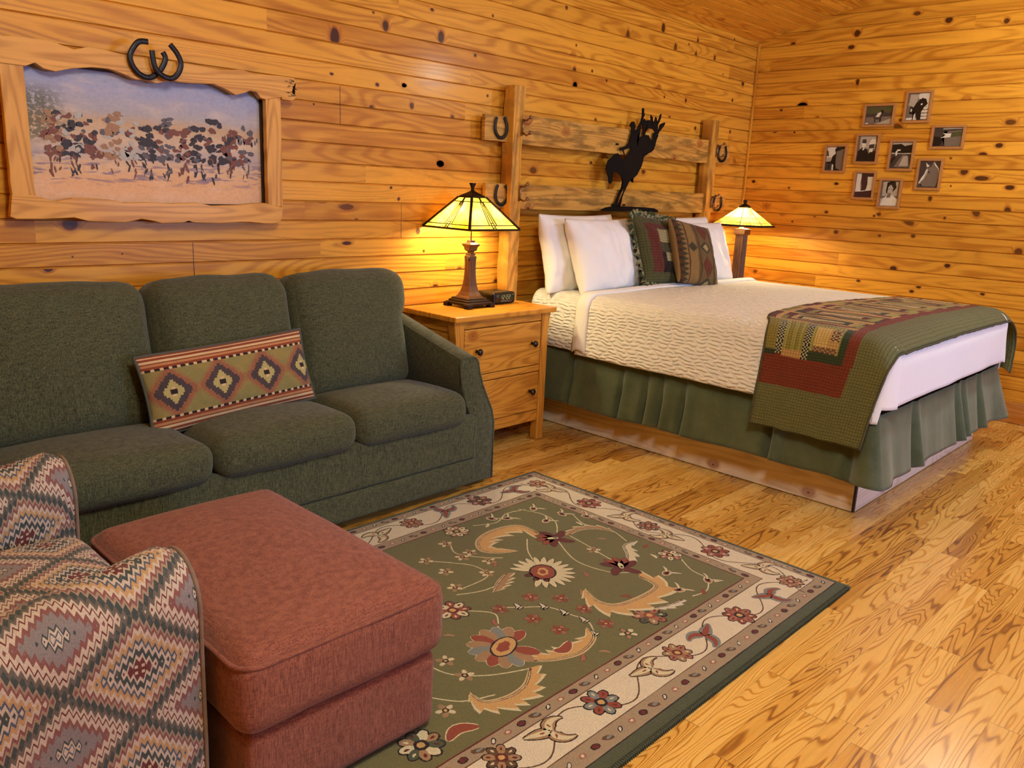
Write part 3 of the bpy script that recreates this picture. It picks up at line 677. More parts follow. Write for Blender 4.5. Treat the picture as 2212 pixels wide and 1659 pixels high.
# ------------------------------------------------------------------ armchair with serrated diamond tapestry
def diamond_fabric():
    n = NT('serrated_diamond_tapestry')
    uv = n.sep(n.co('UV'))
    P_, Q_ = .275, .235
    x = n.m('DIVIDE', n.add(uv[0], .02), P_); y = n.m('DIVIDE', n.add(uv[1], .05), Q_)
    st = .0125
    # stepped (serrated) edge from a sawtooth in y, mirrored to each side
    def cell(ox, oy):
        fx = n.sub(n.m('FRACT', n.add(x, ox)), .5); fy = n.sub(n.m('FRACT', n.add(y, oy)), .5)
        ax, ay = n.m('ABSOLUTE', fx), n.m('ABSOLUTE', fy)
        saw = n.m('FRACT', n.mul(ax, P_ / st))
        saw = n.m('ABSOLUTE', n.sub(saw, .5))
        return n.add(n.mul(ax, 2.), n.mul(ay, 2.), n.mul(n.sub(saw, .25), .26)), ax, ay
    dA, axA, ayA = cell(0., 0.)
    dB, axB, ayB = cell(.5, .5)
    cream, tan, rose, teal, grey, mar, blue = rgb(206, 188, 168), rgb(168, 144, 122), rgb(140, 92, 86), rgb(74, 82, 80), rgb(142, 132, 130), rgb(112, 58, 54), rgb(88, 98, 112)
    cA = n.ramp(dA, [(0, cream), (.06, blue), (.10, cream), (.16, teal), (.21, grey), (.46, rose), (.58, cream), (.70, mar), (.745, cream), (.83, rgb(112, 102, 92)), (.94, teal)], 'CONSTANT')
    cB = n.ramp(dB, [(0, mar), (.20, cream), (.28, teal), (.40, cream), (.50, blue), (.57, rgb(196, 156, 110)), (.68, cream), (.78, rose), (.86, tan), (.94, teal)], 'CONSTANT')
    # four cream squares in the red centres
    sq = n.mul(n.mul(n.ss(.012, .014, axB), n.ss(.036, .034, axB)), n.mul(n.ss(.014, .016, ayB), n.ss(.044, .042, ayB)))
    cB = n.mix(sq, cB, cream)
    col = n.mix(n.m('GREATER_THAN', dA, dB), cA, cB)
    f = n.noise(n.co(), 430, 3, .65)
    f2 = n.noise(n.co(), 60, 3, .6)
    col = n.mix(n.mul(n.ss(.35, .7, f), .42), col, n.mix(1., col, (.30, .27, .26, 1), 'MULTIPLY'))
    col = n.mix(n.mul(n.ss(.5, .75, f2), .25), col, grey)
    n.set(color=col, rough=.95, spec=.1, sheen=.1)
    n.bump(f, .5, .003)
    return n.mat
M_tap = diamond_fabric()
M_tpipe = plain('mixed_tapestry_piping', rgb(150, 124, 104), .95, vary=.2)
chair = empty('armchair', (.20, 1.945, RUGT), 'low armchair in serrated diamond tapestry, cut off by the left edge, behind the ottoman', 'armchair')
CX0, CX1 = -.22, .655
def arm_mesh(yc, w, sgn):
    bm = bmesh.new(); uvl = bm.loops.layers.uv.new('UVMap')
    # cross section in (y,z): straight side that swells into a padded roll on top
    def sect(t):
        # returns list of (y,z) ; t 0 front .. 1 back
        pts = []
        zt = (.652 if yc < 2 else .668) - .150 * t
        for k in range(29):
            a = k / 28
            if a < .25: y, z = -w * .48, .03 + (zt - .16 - .03) * (a / .25)
            elif a > .75: y, z = w * .46, .03 + (zt - .16 - .03) * ((1 - a) / .25)
            else:
                th = math.pi * (1 - (a - .25) / .5)
                y, z = math.cos(th) * w * .56, zt - .13 + .13 * math.sin(th)
                if th > math.pi * .8 or th < math.pi * .2: y *= 1 - .08 * (1 - abs(math.sin(th)) / .59)
            pts.append((y, z))
        return pts
    NX = 26
    rings = []
    for i in range(NX + 1):
        t = i / NX
        x = CX1 - (CX1 - CX0) * t
        s = sect(t)
        # rounded front end
        e = min(1., t * (CX1 - CX0) / .05)
        sh = math.sqrt(max(0., 1 - (1 - e) ** 2)) * .09 + .91
        xx = CX1 - .085 + .085 * math.cos(math.acos(max(0, 1 - e))) if False else x
        zc = .40
        ring = []
        for (y, z) in s:
            zz = zc + (z - zc) * (sh if z > zc else 1)
            yy = y * (sh * .5 + .5) if z > zc - .05 else y * (.96 + .04 * e)
            ring.append((xx, yc + yy * sgn + .004 * nz(x * 7, zz * 7, yc), zz + .004 * nz(x * 8, yy * 8)))
        rings.append(ring)
    V = [[bm.verts.new(p) for p in r] for r in rings]
    def fuv(i, k):
        p = rings[i]; L = 0
        for q in range(k): L += math.dist(p[q][1:], p[q + 1][1:])
        return (rings[i][k][0], L)
    UV = [[fuv(i, k) for k in range(29)] for i in range(NX + 1)]
    for i in range(NX):
        for k in range(28):
            f = bm.faces.new((V[i][k], V[i + 1][k], V[i + 1][k + 1], V[i][k + 1]))
            for lp, (a, b) in zip(f.loops, ((i, k), (i + 1, k), (i + 1, k + 1), (i, k + 1))): lp[uvl].uv = UV[a][b]
    for idx in (0, NX):
        # cap: pull in a fan towards the middle, slightly domed
        cen = bm.verts.new((rings[idx][14][0] + (.014 if idx == 0 else -.01), yc, .38))
        for k in range(28):
            f = bm.faces.new((V[idx][k], V[idx][k + 1], cen) if idx else (V[idx][k + 1], V[idx][k], cen))
            for lp in f.loops: lp[uvl].uv = (lp.vert.co.y + .3, lp.vert.co.z)
    return bm, rings[0]
for yc, sgn in ((1.578, 1), (2.300, -1)):
    bm, r0 = arm_mesh(yc, .185, sgn)
    a = wl('arm', bm, M_tap, chair, autosmooth=60)
    bm = bmesh.new(); tube(bm, [(p[0] + .002, p[1], p[2]) for p in r0], .005, 6); wl('piping', bm, M_tpipe, a)
def ds(q, p):
    u, v = p[0] / .36, p[1] / .28
    return (q.x, q.y, q.z + (.035 * max(0, 1 - u * u) ** .7 * max(0, 1 - v * v) ** .7 if p[2] > 0 else 0))
bm = rbox(.74, .545, .16, .06, 16, ds); xform(bm, TR(.30, 1.940, .385)); wl('seat_cushion', bm, M_tap, chair)
bm = rbox(.80, .545, .28, .025, 12); xform(bm, TR(.235, 1.940, .170)); wl('base', bm, M_tap, chair)
def dbk(q, p):
    v = p[2] / .36
    return (q.x + (.04 * (1 - (p[1] / .44) ** 2) if p[0] > 0 else 0), q.y * (1 - .05 * max(0, v)), q.z + .03 * (1 - (p[1] / .44) ** 2) * (1 if p[2] > 0 else 0))
bm = rbox(.20, .90, .90, .08, 12, dbk); xform(bm, TR(-.26, 1.940, .50, 0, -10, 0)); wl('backrest', bm, M_tap, chair)
for x in (-.16, .60):
    for y in (1.56, 2.32):
        bm = bmesh.new(); ring_stack(bm, [(.02, RUGT + .0005 if x > .45 else .0005), (.024, .035)], 12, c=(x, y)); wl('foot', bm, plain('chair_foot', rgb(40, 26, 16)), chair)

# ------------------------------------------------------------------ nightstand
def furn_wood(name, iu, iv, light=(212, 144, 52), dark=(164, 98, 28), seed=0.):
    return pine(name, iu, iv, v0=-5, pitch=20, L=20, seed=seed, knots=.06, light=light, dark=dark, rough=.3, tone=0, gscale=1.4)
MF_h = furn_wood('honey_pine_horizontal', 0, 2, seed=3.)
MF_v = furn_wood('honey_pine_vertical', 2, 0, seed=5.)
MF_t = furn_wood('honey_pine_top', 0, 1, seed=8., light=(216, 144, 48), dark=(176, 104, 28))
M_side = furn_wood('honey_pine_side', 1, 2, seed=12.)
M_knob = plain('dark_pewter_knob', rgb(64, 58, 50), .32, .85)
def nightstand(x0, label, w=.735):
    # local frame: x 0..w, y 0 (front) .. d, top at .765; the back right corner is cut away for the headboard post
    d, H = .42, .765
    t = empty('nightstand', (x0, 2.955, 0), label, 'nightstand', group='honey pine nightstands beside the bed')
    bm = bmesh.new()
    pts = [(-.01, .002)] + [(-.01 + (w + .02) * i / 12, .006 - .010 * math.sin(math.pi * i / 12)) for i in range(0, 13)] + [(w + .01, d + .03), (-.01, d + .03)]
    pts = [(-.012, 0), (w + .012, 0), (w + .012, .336), (w - .062, .336), (w - .062, d + .028), (-.012, d + .028)] if w > .7 else [(-.012, 0), (w + .012, 0), (w + .012, d + .028), (-.012, d + .028)]
    rb = .285 if w > .7 else d - .03
    prism(bm, pts, H - .028, H, axis=2); link('top', bm, MF_t, t, smooth=False, bevel=.006)
    # tapering corbel posts
    for (px, py) in ((.02, .03), (w - .075, .03), (.02, d - .03), (w - .075, rb)):
        bm = bmesh.new()
        sx = 1 if px > .3 else -1
        a, b = px, px + .055
        out = [(a, 0.0005), (b, 0.0005), (b, H - .13), (b + (.016 if sx > 0 else 0), H - .028), (a - (.016 if sx < 0 else 0), H - .028), (a, H - .13)]
        prism(bm, out, py, py + .05, axis=1); link('leg', bm, MF_v, t, smooth=False, bevel=.003)
    for za, zb in ((H - .072, H - .028), (.405, .440), (.115, .175)):
        bm = bmesh.new(); box(bm, .075, w - .075, .036, .05, za, zb)
        link('front_rail', bm, MF_h, t, smooth=False, bevel=.002)
    for xx, x2 in ((.035, .028), (w - .05, w - .048)):
        bm = bmesh.new()
        ye = d - .02 if xx < .3 else rb
        box(bm, xx, xx + .012, .07, ye, .115, H - .028)
        box(bm, x2, x2 + .020, .07, ye, H - .09, H - .028); box(bm, x2, x2 + .020, .07, ye, .115, .17)
        link('side_panel', bm, M_side, t, smooth=False, bevel=.002)
    bm = bmesh.new(); box(bm, .05, w - .066, .06, d, .12, .135); box(bm, .05, w - .066, d - .004, d + .008, .12, H - .03); link('carcass', bm, MF_h, t, smooth=False)
    for z0, z1 in ((.444, H - .076), (.179, .401)):
        bm = bmesh.new(); box(bm, .079, w - .079, .030, .09, z0, z1)
        dr = link('drawer', bm, MF_h, t, smooth=False, bevel=.006)
        for xx in (.165, w - .150):
            bm = bmesh.new()
            pr_ = [(.009, 0), (.008, .008), (.007, .016), (.013, .021), (.018, .027), (.018, .033), (.012, .038), (.003, .040)]
            ring_stack(bm, pr_, 20); xform(bm, TR(xx, .031, (z0 + z1) / 2 + (.005 if z0 > .4 else .008), 90, 0, 0))
            link('knob', bm, M_knob, dr, autosmooth=50)
    return t
nightstand(2.675, 'honey pine two-drawer nightstand between the green sofa and the bed')
nightstand(5.562, 'honey pine nightstand under the far lamp, hidden behind the bed', .60)

# ------------------------------------------------------------------ lamps
M_bronze = plain('brushed_bronze', rgb(122, 88, 64), .42, .85)
M_dkbronze = plain('dark_bronze', rgb(48, 32, 22), .45, .7)
def art_glass(name, c1, c2, emit):
    n = NT(name)
    f = n.noise(n.co(), 9, 3, .55, .8)
    col = n.mix(n.ss(.35, .7, f), c1, c2)
    tr = n.t.nodes.new('ShaderNodeBsdfTranslucent'); n.put(tr.inputs[0], col)
    df = n.t.nodes.new('ShaderNodeBsdfDiffuse'); n.put(df.inputs[0], col)
    em = n.t.nodes.new('ShaderNodeEmission'); n.put(em.inputs[0], col); em.inputs[1].default_value = emit
    m1 = n.t.nodes.new('ShaderNodeMixShader'); m1.inputs[0].default_value = .25
    n.t.links.new(tr.outputs[0], m1.inputs[1]); n.t.links.new(df.outputs[0], m1.inputs[2])
    ad = n.t.nodes.new('ShaderNodeAddShader'); n.t.links.new(m1.outputs[0], ad.inputs[0]); n.t.links.new(em.outputs[0], ad.inputs[1])
    n.t.links.new(ad.outputs[0], n.out.inputs[0])
    return n.mat
M_glass1 = art_glass('amber_art_glass', rgb(250, 208, 84), rgb(240, 176, 30), .22)
M_glass2 = art_glass('pale_amber_art_glass', rgb(250, 200, 96), rgb(238, 160, 50), .22)
b = NT('lit_bulb'); b.set(color=(1, .9, .7, 1), emit=(1, .78, .45, 1), emits=14.); M_bulb = b.mat

# lamp on the near nightstand: square pyramid shade
LX, LY, LZ = 3.0, 3.225, .765
lampo = empty('table_lamp', (LX, LY, LZ), 'square amber stained-glass table lamp with bronze column beside the clock radio', 'lamp', group='stained-glass bedside lamps')
bm = bmesh.new()
ring_stack(bm, [(.092, .014), (.092, .026), (.080, .030), (.080, .038), (.070, .042), (.070, .048), (.060, .052)], 4)
for sx in (-1, 1):
    for sy in (-1, 1): box(bm, sx * .082 - .018, sx * .082 + .018, sy * .082 - .018, sy * .082 + .018, 0.0005, .022)
link('base', bm, M_dkbronze, lampo, smooth=False, bevel=.002)
bm = bmesh.new()
pf = [(.056, .050), (.046, .062), (.036, .082), (.029, .110), (.0245, .145), (.022, .185), (.0215, .225), (.023, .265), (.0235, .272), (.019, .276), (.019, .284), (.012, .290), (.014, .296), (.024, .304), (.026, .318), (.034, .330), (.036, .336), (.026, .339), (.016, .345), (.016, .356)]
ring_stack(bm, pf, 4)
for s in (-1, 1):
    for ax in (0, 1):
        A = [(r * .995, z) for r, z in pf[1:8]]
        for o_ in (-.007, .007):
            pts = [((o_, s * r, z) if ax else (s * r, o_, z)) for r, z in A]
            tube(bm, pts, .0022, 6)
link('column', bm, M_bronze, lampo, smooth=False, bevel=.0015)
ZB, ZT, HB, HT = 1.186 - LZ, 1.345 - LZ, .182, .050
def pyr(u, v, side, off=0.):
    """u -1..1 across a face, v 0 bottom..1 top"""
    h = HB + (HT - HB) * v + off
    z = ZB + (ZT - ZB) * v + off * .6
    p = Vector((u * h, -h, z)); return Matrix.Rotation(side * math.pi / 2, 4, 'Z') @ p
for s in range(4):
    bm = bmesh.new()
    gridsurf(lambda u, v: pyr(u, v, s), 12, 8, -.995, .995, 0, 1, bm=bm)
    gp = link('glass_panel', bm, M_glass1, lampo)
    bm = bmesh.new()
    def came(u0, v0, u1, v1, r=.0028):
        tube(bm, [pyr(u0 + (u1 - u0) * i / 3, v0 + (v1 - v0) * i / 3, s, .001) for i in range(4)], r, 5)
    came(-1, .13, 1, .13); came(-1, .86, 1, .86)
    for o_ in (-.06, .06):
        came(o_ - .0, 0, o_, 1)
    came(-.16, .13, -.16, .86); came(.16, .13, .16, .86)
    for vv in (.06, .20, .74, .93): came(-.06, vv, .06, vv)
    link('leading', bm, M_dkbronze, gp)
bm = bmesh.new()
for s in range(4):
    tube(bm, [pyr(-1, i / 6, s, .001) for i in range(7)], [.008] * 7, 6)
    tube(bm, [pyr(-1, 0, s), pyr(1, 0, s)], .006, 6); tube(bm, [pyr(-1, 1, s), pyr(1, 1, s)], .004, 6)
ring_stack(bm, [(.052, ZT - .004), (.050, ZT + .006), (.034, ZT + .016), (.018, ZT + .026), (.010, ZT + .032)], 4)
link('shade_frame', bm, M_dkbronze, lampo, smooth=False)
bm = bmesh.new(); ring_stack(bm, [(.006, ZT + .030), (.008, ZT + .036), (.005, ZT + .042), (.010, ZT + .062), (.013, ZT + .070), (.012, ZT + .074)], 4); link('finial', bm, M_dkbronze, lampo, smooth=False)
bm = bmesh.new(); tube(bm, [(0, 0, .35), (0, 0, ZT + .03)], .004, 8); link('rod', bm, M_bronze, lampo)
bm = bmesh.new(); tube(bm, [(-.028, -.02, .36), (-.028, -.02, .27)], .0012, 5); ring_stack(bm, [(.003, .272), (.006, .256), (.006, .250)], 8, c=(-.028, -.02)); link('pull_chain', bm, M_dkbronze, lampo)
def bulbs(root, spots, z, e, name):
    for (x, y) in spots:
        bm = bmesh.new(); bmesh.ops.create_uvsphere(bm, u_segments=16, v_segments=10, radius=.019); xform(bm, Matrix.Translation((x, y, z)))
        bo = link('bulb', bm, M_bulb, root)
        l = lamp(name, 'POINT', (0, 0, 0), e, (1., .86, .46), .028); l.parent = root; l.location = (x, y, z)
bulbs(lampo, ((-.098, -.0), (.098, -.0)), ZB + .050, 19, 'lamp_bulb_light')

# far lamp: eight-sided shade in the corner
L2X, L2Y = 5.665, 3.095
lamp2 = empty('table_lamp', (L2X, L2Y, LZ), 'far amber table lamp with many-sided shallow shade in the room corner', 'lamp', group='stained-glass bedside lamps')
ZB2, ZT2, RB, RT = 1.208 - LZ, 1.338 - LZ, .222, .040
bm = bmesh.new()
ring_stack(bm, [(.085, 0.0005), (.085, .014), (.070, .018), (.070, .028), (.050, .032)], 4); link('base', bm, M_dkbronze, lamp2, smooth=False, bevel=.002)
bm = bmesh.new()
ring_stack(bm, [(.034, .03), (.033, .37)], 4)
for s in (-1, 1):
    for o_ in (-.02, -.007, .007, .02):
        tube(bm, [(o_, s * .033, .04), (o_, s * .033, .37)], .0045, 6); tube(bm, [(s * .033, o_, .04), (s * .033, o_, .37)], .0045, 6)
ring_stack(bm, [(.040, .37), (.044, .376), (.044, .408), (.046, .414), (.020, .418), (.014, .44)], 4)
link('column', bm, M_bronze, lamp2, smooth=False)
NS = 8
def oct_(k, u, v, off=0.):
    a0 = 2 * math.pi * (k + .5) / NS; a1 = 2 * math.pi * (k + 1.5) / NS
    r = RB + (RT - RB) * v + off
    p0 = Vector((math.cos(a0) * r, math.sin(a0) * r, 0)); p1 = Vector((math.cos(a1) * r, math.sin(a1) * r, 0))
    p = p0.lerp(p1, u); p.z = ZB2 + (ZT2 - ZB2) * v + off * .6; return p
for k in range(NS):
    bm = bmesh.new(); gridsurf(lambda u, v: oct_(k, u, v), 4, 6, bm=bm)
    gp = link('glass_panel', bm, M_glass2, lamp2)
    bm = bmesh.new()
    for vv in (.16, .42): tube(bm, [oct_(k, 0, vv, .001), oct_(k, 1, vv, .001)], .0018, 5)
    for i in range(1, 6): tube(bm, [oct_(k, i / 6, 0, .001), oct_(k, i / 6, .42, .001)], .0015, 5)
    link('leading', bm, M_dkbronze, gp)
bm = bmesh.new()
for k in range(NS):
    tube(bm, [oct_(k, 0, 0), oct_(k, 0, 1)], .0028, 6)
    tube(bm, [oct_(k, 0, 0, .004) + Vector((0, 0, -.004)), oct_(k, 1, 0, .004) + Vector((0, 0, -.004))], .0085, 6)
ring_stack(bm, [(.042, ZT2 - .003), (.040, ZT2 + .006), (.012, ZT2 + .026)], 8, rot=math.pi / 8)
link('shade_frame', bm, M_dkbronze, lamp2, smooth=False)
bm = bmesh.new(); ring_stack(bm, [(.007, ZT2 + .024), (.007, ZT2 + .03), (.014, ZT2 + .034), (.014, ZT2 + .054)], 8); link('finial', bm, M_dkbronze, lamp2, smooth=False)
bm = bmesh.new(); tube(bm, [(0, 0, .43), (0, 0, ZT2 + .02)], .004, 8); link('rod', bm, M_bronze, lamp2)
bulbs(lamp2, ((-.07, -.0), (.07, .0)), ZB2 + .040, 20., 'far_lamp_bulb_light')

# ------------------------------------------------------------------ clock radio
M_blk = plain('black_plastic', rgb(20, 18, 16), .35, vary=.02)
clk = empty('clock_radio', (3.235, 3.235, .765), 'small black clock radio reading 12:22 on the near nightstand', 'clock')
bm = rbox(.175, .155, .066, .016, 8, lambda q, p: (q.x * (1 - .04 * (p[1] > 0)), q.y, q.z)); xform(bm, TR(3.235, 3.262, .7995)); body = wl('case', bm, M_blk, clk)
bm = bmesh.new(); box(bm, 3.160, 3.312, 3.1815, 3.187, .777, .826); dp = wl('display_panel', bm, plain('display_lens', rgb(12, 12, 12), .12, vary=0), clk, smooth=False, bevel=.004)
dg = NT('display_digits'); dg.set(color=rgb(150, 160, 110), emit=rgb(150, 165, 110), emits=.5, rough=.6)
SEG = {'1': 'bc', '2': 'abged'}
bm = bmesh.new()
def segs(ch, x, z, w, h):
    t = .0016
    S = dict(a=(0, h, w, h), b=(w, h / 2, w, h), c=(w, 0, w, h / 2), d=(0, 0, w, 0), e=(0, 0, 0, h / 2), f=(0, h / 2, 0, h), g=(0, h / 2, w, h / 2))
    for c_ in SEG[ch]:
        a, b_, c2, d2 = S[c_]
        box(bm, x + min(a, c2) - (t / 2 if a == c2 else -t * .6), x + max(a, c2) + (t / 2 if a == c2 else -t * .6), 3.1802, 3.1812, z + min(b_, d2) - (t / 2 if b_ == d2 else -t * .6), z + max(b_, d2) + (t / 2 if b_ == d2 else -t * .6))
xx = 3.196
for ch in '12:22':
    if ch == ':':
        for dz in (.006, .014): box(bm, xx + .001, xx + .003, 3.1802, 3.1812, .797 + dz, .799 + dz)
        xx += .007
    else: segs(ch, xx, .795, .012, .022); xx += .0195
wl('digits', bm, dg.mat, clk, smooth=False)
bm = bmesh.new()
for i in range(6): ring_stack(bm, [(.0055, 0), (.0055, .0025)], 10, c=(3.180 + i * .02, 3.215)); 
xform(bm, Matrix.Translation((0, 0, .8315))); wl('button_row', bm, plain('grey_buttons', rgb(120, 116, 108), .5), clk, smooth=False)
bm = bmesh.new()
for x0, x1, z in ((3.165, 3.184, .818), (3.165, 3.186, .810), (3.288, 3.306, .819), (3.20, 3.26, .787), (3.20, 3.285, .782)): box(bm, x0, x1, 3.1804, 3.1812, z - .0008, z + .0008)
wl('face_markings', bm, plain('pale_print', rgb(150, 148, 140), .6), clk, smooth=False)
# ------------------------------------------------------------------ bed
BX0, BX1, BY0, BY1 = 3.675, 5.513, 1.285, 3.30        # plinth
MX0, MX1, MY0, MY1 = 3.585, 5.475, 1.205, 3.285       # mattress
bed = empty('bed', ((BX0 + BX1) / 2, (BY0 + BY1) / 2, 0), 'king bed with pine plinth and ruffled dark green skirt in the room corner', 'bed')
M_plx = pine('pale_pine_plinth_foot', 0, 2, v0=-5, pitch=20, L=20, seed=4., knots=.55, light=(232, 206, 176), dark=(206, 172, 140), rough=.45, coat=0., tone=0)
M_ply = pine('pale_pine_plinth_side', 1, 2, v0=-5, pitch=20, L=20, seed=6., knots=.6, light=(238, 218, 196), dark=(208, 180, 152), rough=.45, coat=0., tone=0)
bm = bmesh.new(); box(bm, BX0, BX0 + .02, BY0 + .012, BY1, .004, .24); wl('side_board', bm, M_ply, bed, smooth=False, bevel=.001)
bm = bmesh.new(); box(bm, BX1 - .02, BX1, BY0 + .012, BY1, .004, .24); wl('side_board', bm, M_ply, bed, smooth=False, bevel=.001)
bm = bmesh.new(); box(bm, BX0 + .016, BX1 - .0, BY0, BY0 + .02, .004, .24); wl('foot_board', bm, M_plx, bed, smooth=False, bevel=.001)
bm = bmesh.new(); box(bm, BX0 + .001, BX0 + .0155, BY0 + .001, BY0 + .0115, .003, .24); wl('corner_edge', bm, plain('dark_corner_edge', rgb(52, 42, 32), .6), bed, smooth=False)
bm = bmesh.new(); box(bm, BX0 + .022, BX1 - .022, BY0 + .022, BY1, .15, .50); wl('box_base', bm, plain('base_cloth', rgb(60, 60, 50), .9), bed, smooth=False)
M_white = NT('mattress_ticking'); M_white.set(color=rgb(232, 226, 216), rough=.9)
bm = rbox(MX1 - MX0 - .02, MY1 - MY0 - .02, .30, .08, 14); xform(bm, TR((MX0 + MX1) / 2, (MY0 + MY1) / 2, .652)); wl('mattress', bm, M_white.mat, bed)

# skirt: gathered cloth round the left side, foot and right side
def skirt_mat():
    n = NT('green_suede_skirt')
    f = n.noise(n.co(), 7, 4, .6); f2 = n.noise(n.co(), 160, 3, .6)
    col = n.mix(n.add(n.mul(f, .8), n.mul(f2, .3)), rgb(48, 56, 36), rgb(104, 112, 82))
    n.set(color=col, rough=.92, spec=.1, sheen=.35); n.bump(n.add(f2, n.mul(f, 2.)), .3, .003)
    return n.mat
M_skirt = skirt_mat()
sx0, sx1, sy0 = MX0 + .03, MX1 - .02, MY0 + .03
segsL = [((sx0, MY1), (sx0, sy0)), ((sx0, sy0), (sx1, sy0)), ((sx1, sy0), (sx1, MY1))]
Ls = [math.dist(a, b) for a, b in segsL]; LT = sum(Ls)
def skp(s):
    d = s
    for i, ((a, b), L) in enumerate(zip(segsL, Ls)):
        if d <= L or i == 2:
            t = d / L
            p = Vector((a[0] + (b[0] - a[0]) * t, a[1] + (b[1] - a[1]) * t))
            nrm = ((-1, 0), (0, -1), (1, 0))[i]
            # round the corners
            w = Vector(nrm)
            if i < 2 and L - d < .10: w = w.lerp(Vector(((0, -1), (1, 0))[i]), .5 * (1 - (L - d) / .10))
            if i > 0 and d < .10: w = w.lerp(Vector(((-1, 0), (0, -1))[i - 1]), .5 * (1 - d / .10))
            return p, w.normalized()
        d -= L
pleats = [.34, .70, .86, .96, 1.10, 1.60, 1.98, Ls[0] + .40, Ls[0] + 1.02, Ls[0] + 1.14, Ls[0] + 1.42]
corners = [Ls[0], Ls[0] + Ls[1]]
def skirt(u, v):
    s = u * LT
    p, w = skp(s)
    t = v
    fold = .022 * nz(s * 2.6, 1.7) + .009 * nz(s * 6, 5.2) + .002 * nz(s * 16, 8)
    fl = .030 + .055 * t
    cr = max(math.exp(-((s - c) / .09) ** 2) for c in corners)
    fl += .07 * t * cr
    for q in pleats:
        g = math.exp(-((s - q) / .018) ** 2); g2 = math.exp(-((s - q - .045) / .028) ** 2)
        fold += -.055 * g * min(1, .35 + t) + .026 * g2
    out = fl * 1.0 + fold * (.25 + .95 * t)
    z = .500 - (.500 - .190) * t + (.022 * nz(s * 2.3, 3) + .30 * (out - .085) - .022 * cr) * t
    return (p.x + w.x * out, p.y + w.y * out, z)
bm, _ = gridsurf(skirt, 620, 16); 
sk = wl('bed_skirt', bm, M_skirt, bed); md = sk.modifiers.new('s', 'SOLIDIFY'); md.thickness = .003; md.offset = -1

# ------------------------------------------------------------------ coverlet
def quilt_bump(name, c, kind):
    n = NT(name)
    co = n.sep(n.co('UV'))
    u, v = co[0], co[1]
    wob = n.noise(n.xyz(n.mul(u, 9), n.mul(v, 9), 0.), 1., 2., .5)
    # crescent ripples of matelasse: short staggered welts
    vv = n.add(n.mul(u, 52.), n.mul(wob, 2.6))
    rowi = n.m('FLOOR', vv)
    fr = n.m('PINGPONG', vv, .5)
    uu = n.add(n.mul(v, 13.), n.mul(n.white(rowi), 7.), n.mul(wob, 1.5))
    fr2 = n.m('PINGPONG', uu, .5)
    h = n.mul(n.ss(0., .4, fr), n.ss(0., .3, fr2))
    f = n.noise(n.co(), 500, 2, .6)
    col = n.mix(n.mul(n.sub(1., h), .10), c, rgb(205, 192, 172))
    n.set(color=col, rough=.88, spec=.2, sheen=.1)
    n.bump(n.add(h, n.mul(f, .1), n.mul(n.noise(n.co(), 14, 3, .6), .8)), .75, .007)
    return n.mat
M_cov = quilt_bump('white_matelasse', rgb(240, 233, 222), 0)
M_sheet = NT('smooth_white_cotton')
M_sheet.set(color=rgb(242, 236, 228), rough=.85, spec=.2, sheen=.1); M_sheet.bump(M_sheet.add(M_sheet.noise(M_sheet.co(), 20, 3, .6), M_sheet.mul(M_sheet.noise(M_sheet.co(), 400, 2, .6), .2)), .25, .006); M_sheet = M_sheet.mat

ZTOP = .818
def bedsurf(x, y):
    """height of the made bed, flat crown with soft edges"""
    crown = .016 * max(0, 1 - ((x - 4.53) / .95) ** 2) * max(0, 1 - ((y - 2.3) / 1.1) ** 2)
    return ZTOP + crown + .003 * nz(x * 3, y * 3)
RR = .085
RF = .125
def wrap(a, lo, hi, r=RR):
    """arc-length coordinate a (0 at lo..hi on top, beyond the ends it hangs) -> (pos, drop, side)"""
    q = math.pi / 2 * r
    if a < lo + r:
        d = lo + r - a
        if d < q: th = d / r; return lo + r - r * math.sin(th), r * (1 - math.cos(th)), th / (math.pi / 2)
        return lo, r + (d - q), 1.
    if a > hi - r:
        d = a - (hi - r)
        if d < q: th = d / r; return hi - r + r * math.sin(th), r * (1 - math.cos(th)), th / (math.pi / 2)
        return hi, r + (d - q), 1.
    return a, 0., 0.
def cover_pt(a, b, off, hx=.36, xlo=MX0 - .012, xhi=MX1 + .012, ylo=MY0 - .012, yhi=MY1 + .4, flare=.03, wob=.008, seed=0.):
    x, dx, sx = wrap(a, xlo - off, xhi + off)
    y, dy, sy = wrap(b, ylo - off, yhi, RF)
    d = math.hypot(dx, dy) if (dx < RR and dy < RR) else max(dx, dy)
    z = bedsurf(x, y) + off - d
    # hanging part: slight flare and waviness
    if sx > 0:
        k = smst(.06, .36, dx)
        w = flare * k + wob * k * (nz(y * 5 + seed, z * 3) + .6 * nz(y * 13 + seed, z * 5))
        x += (-1 if a < 4.5 else 1) * w
    if sy > 0:
        k = smst(.06, .36, dy)
        y -= flare * .4 * k + wob * k * nz(x * 4 + seed, z * 4)
    return [x, y, z]
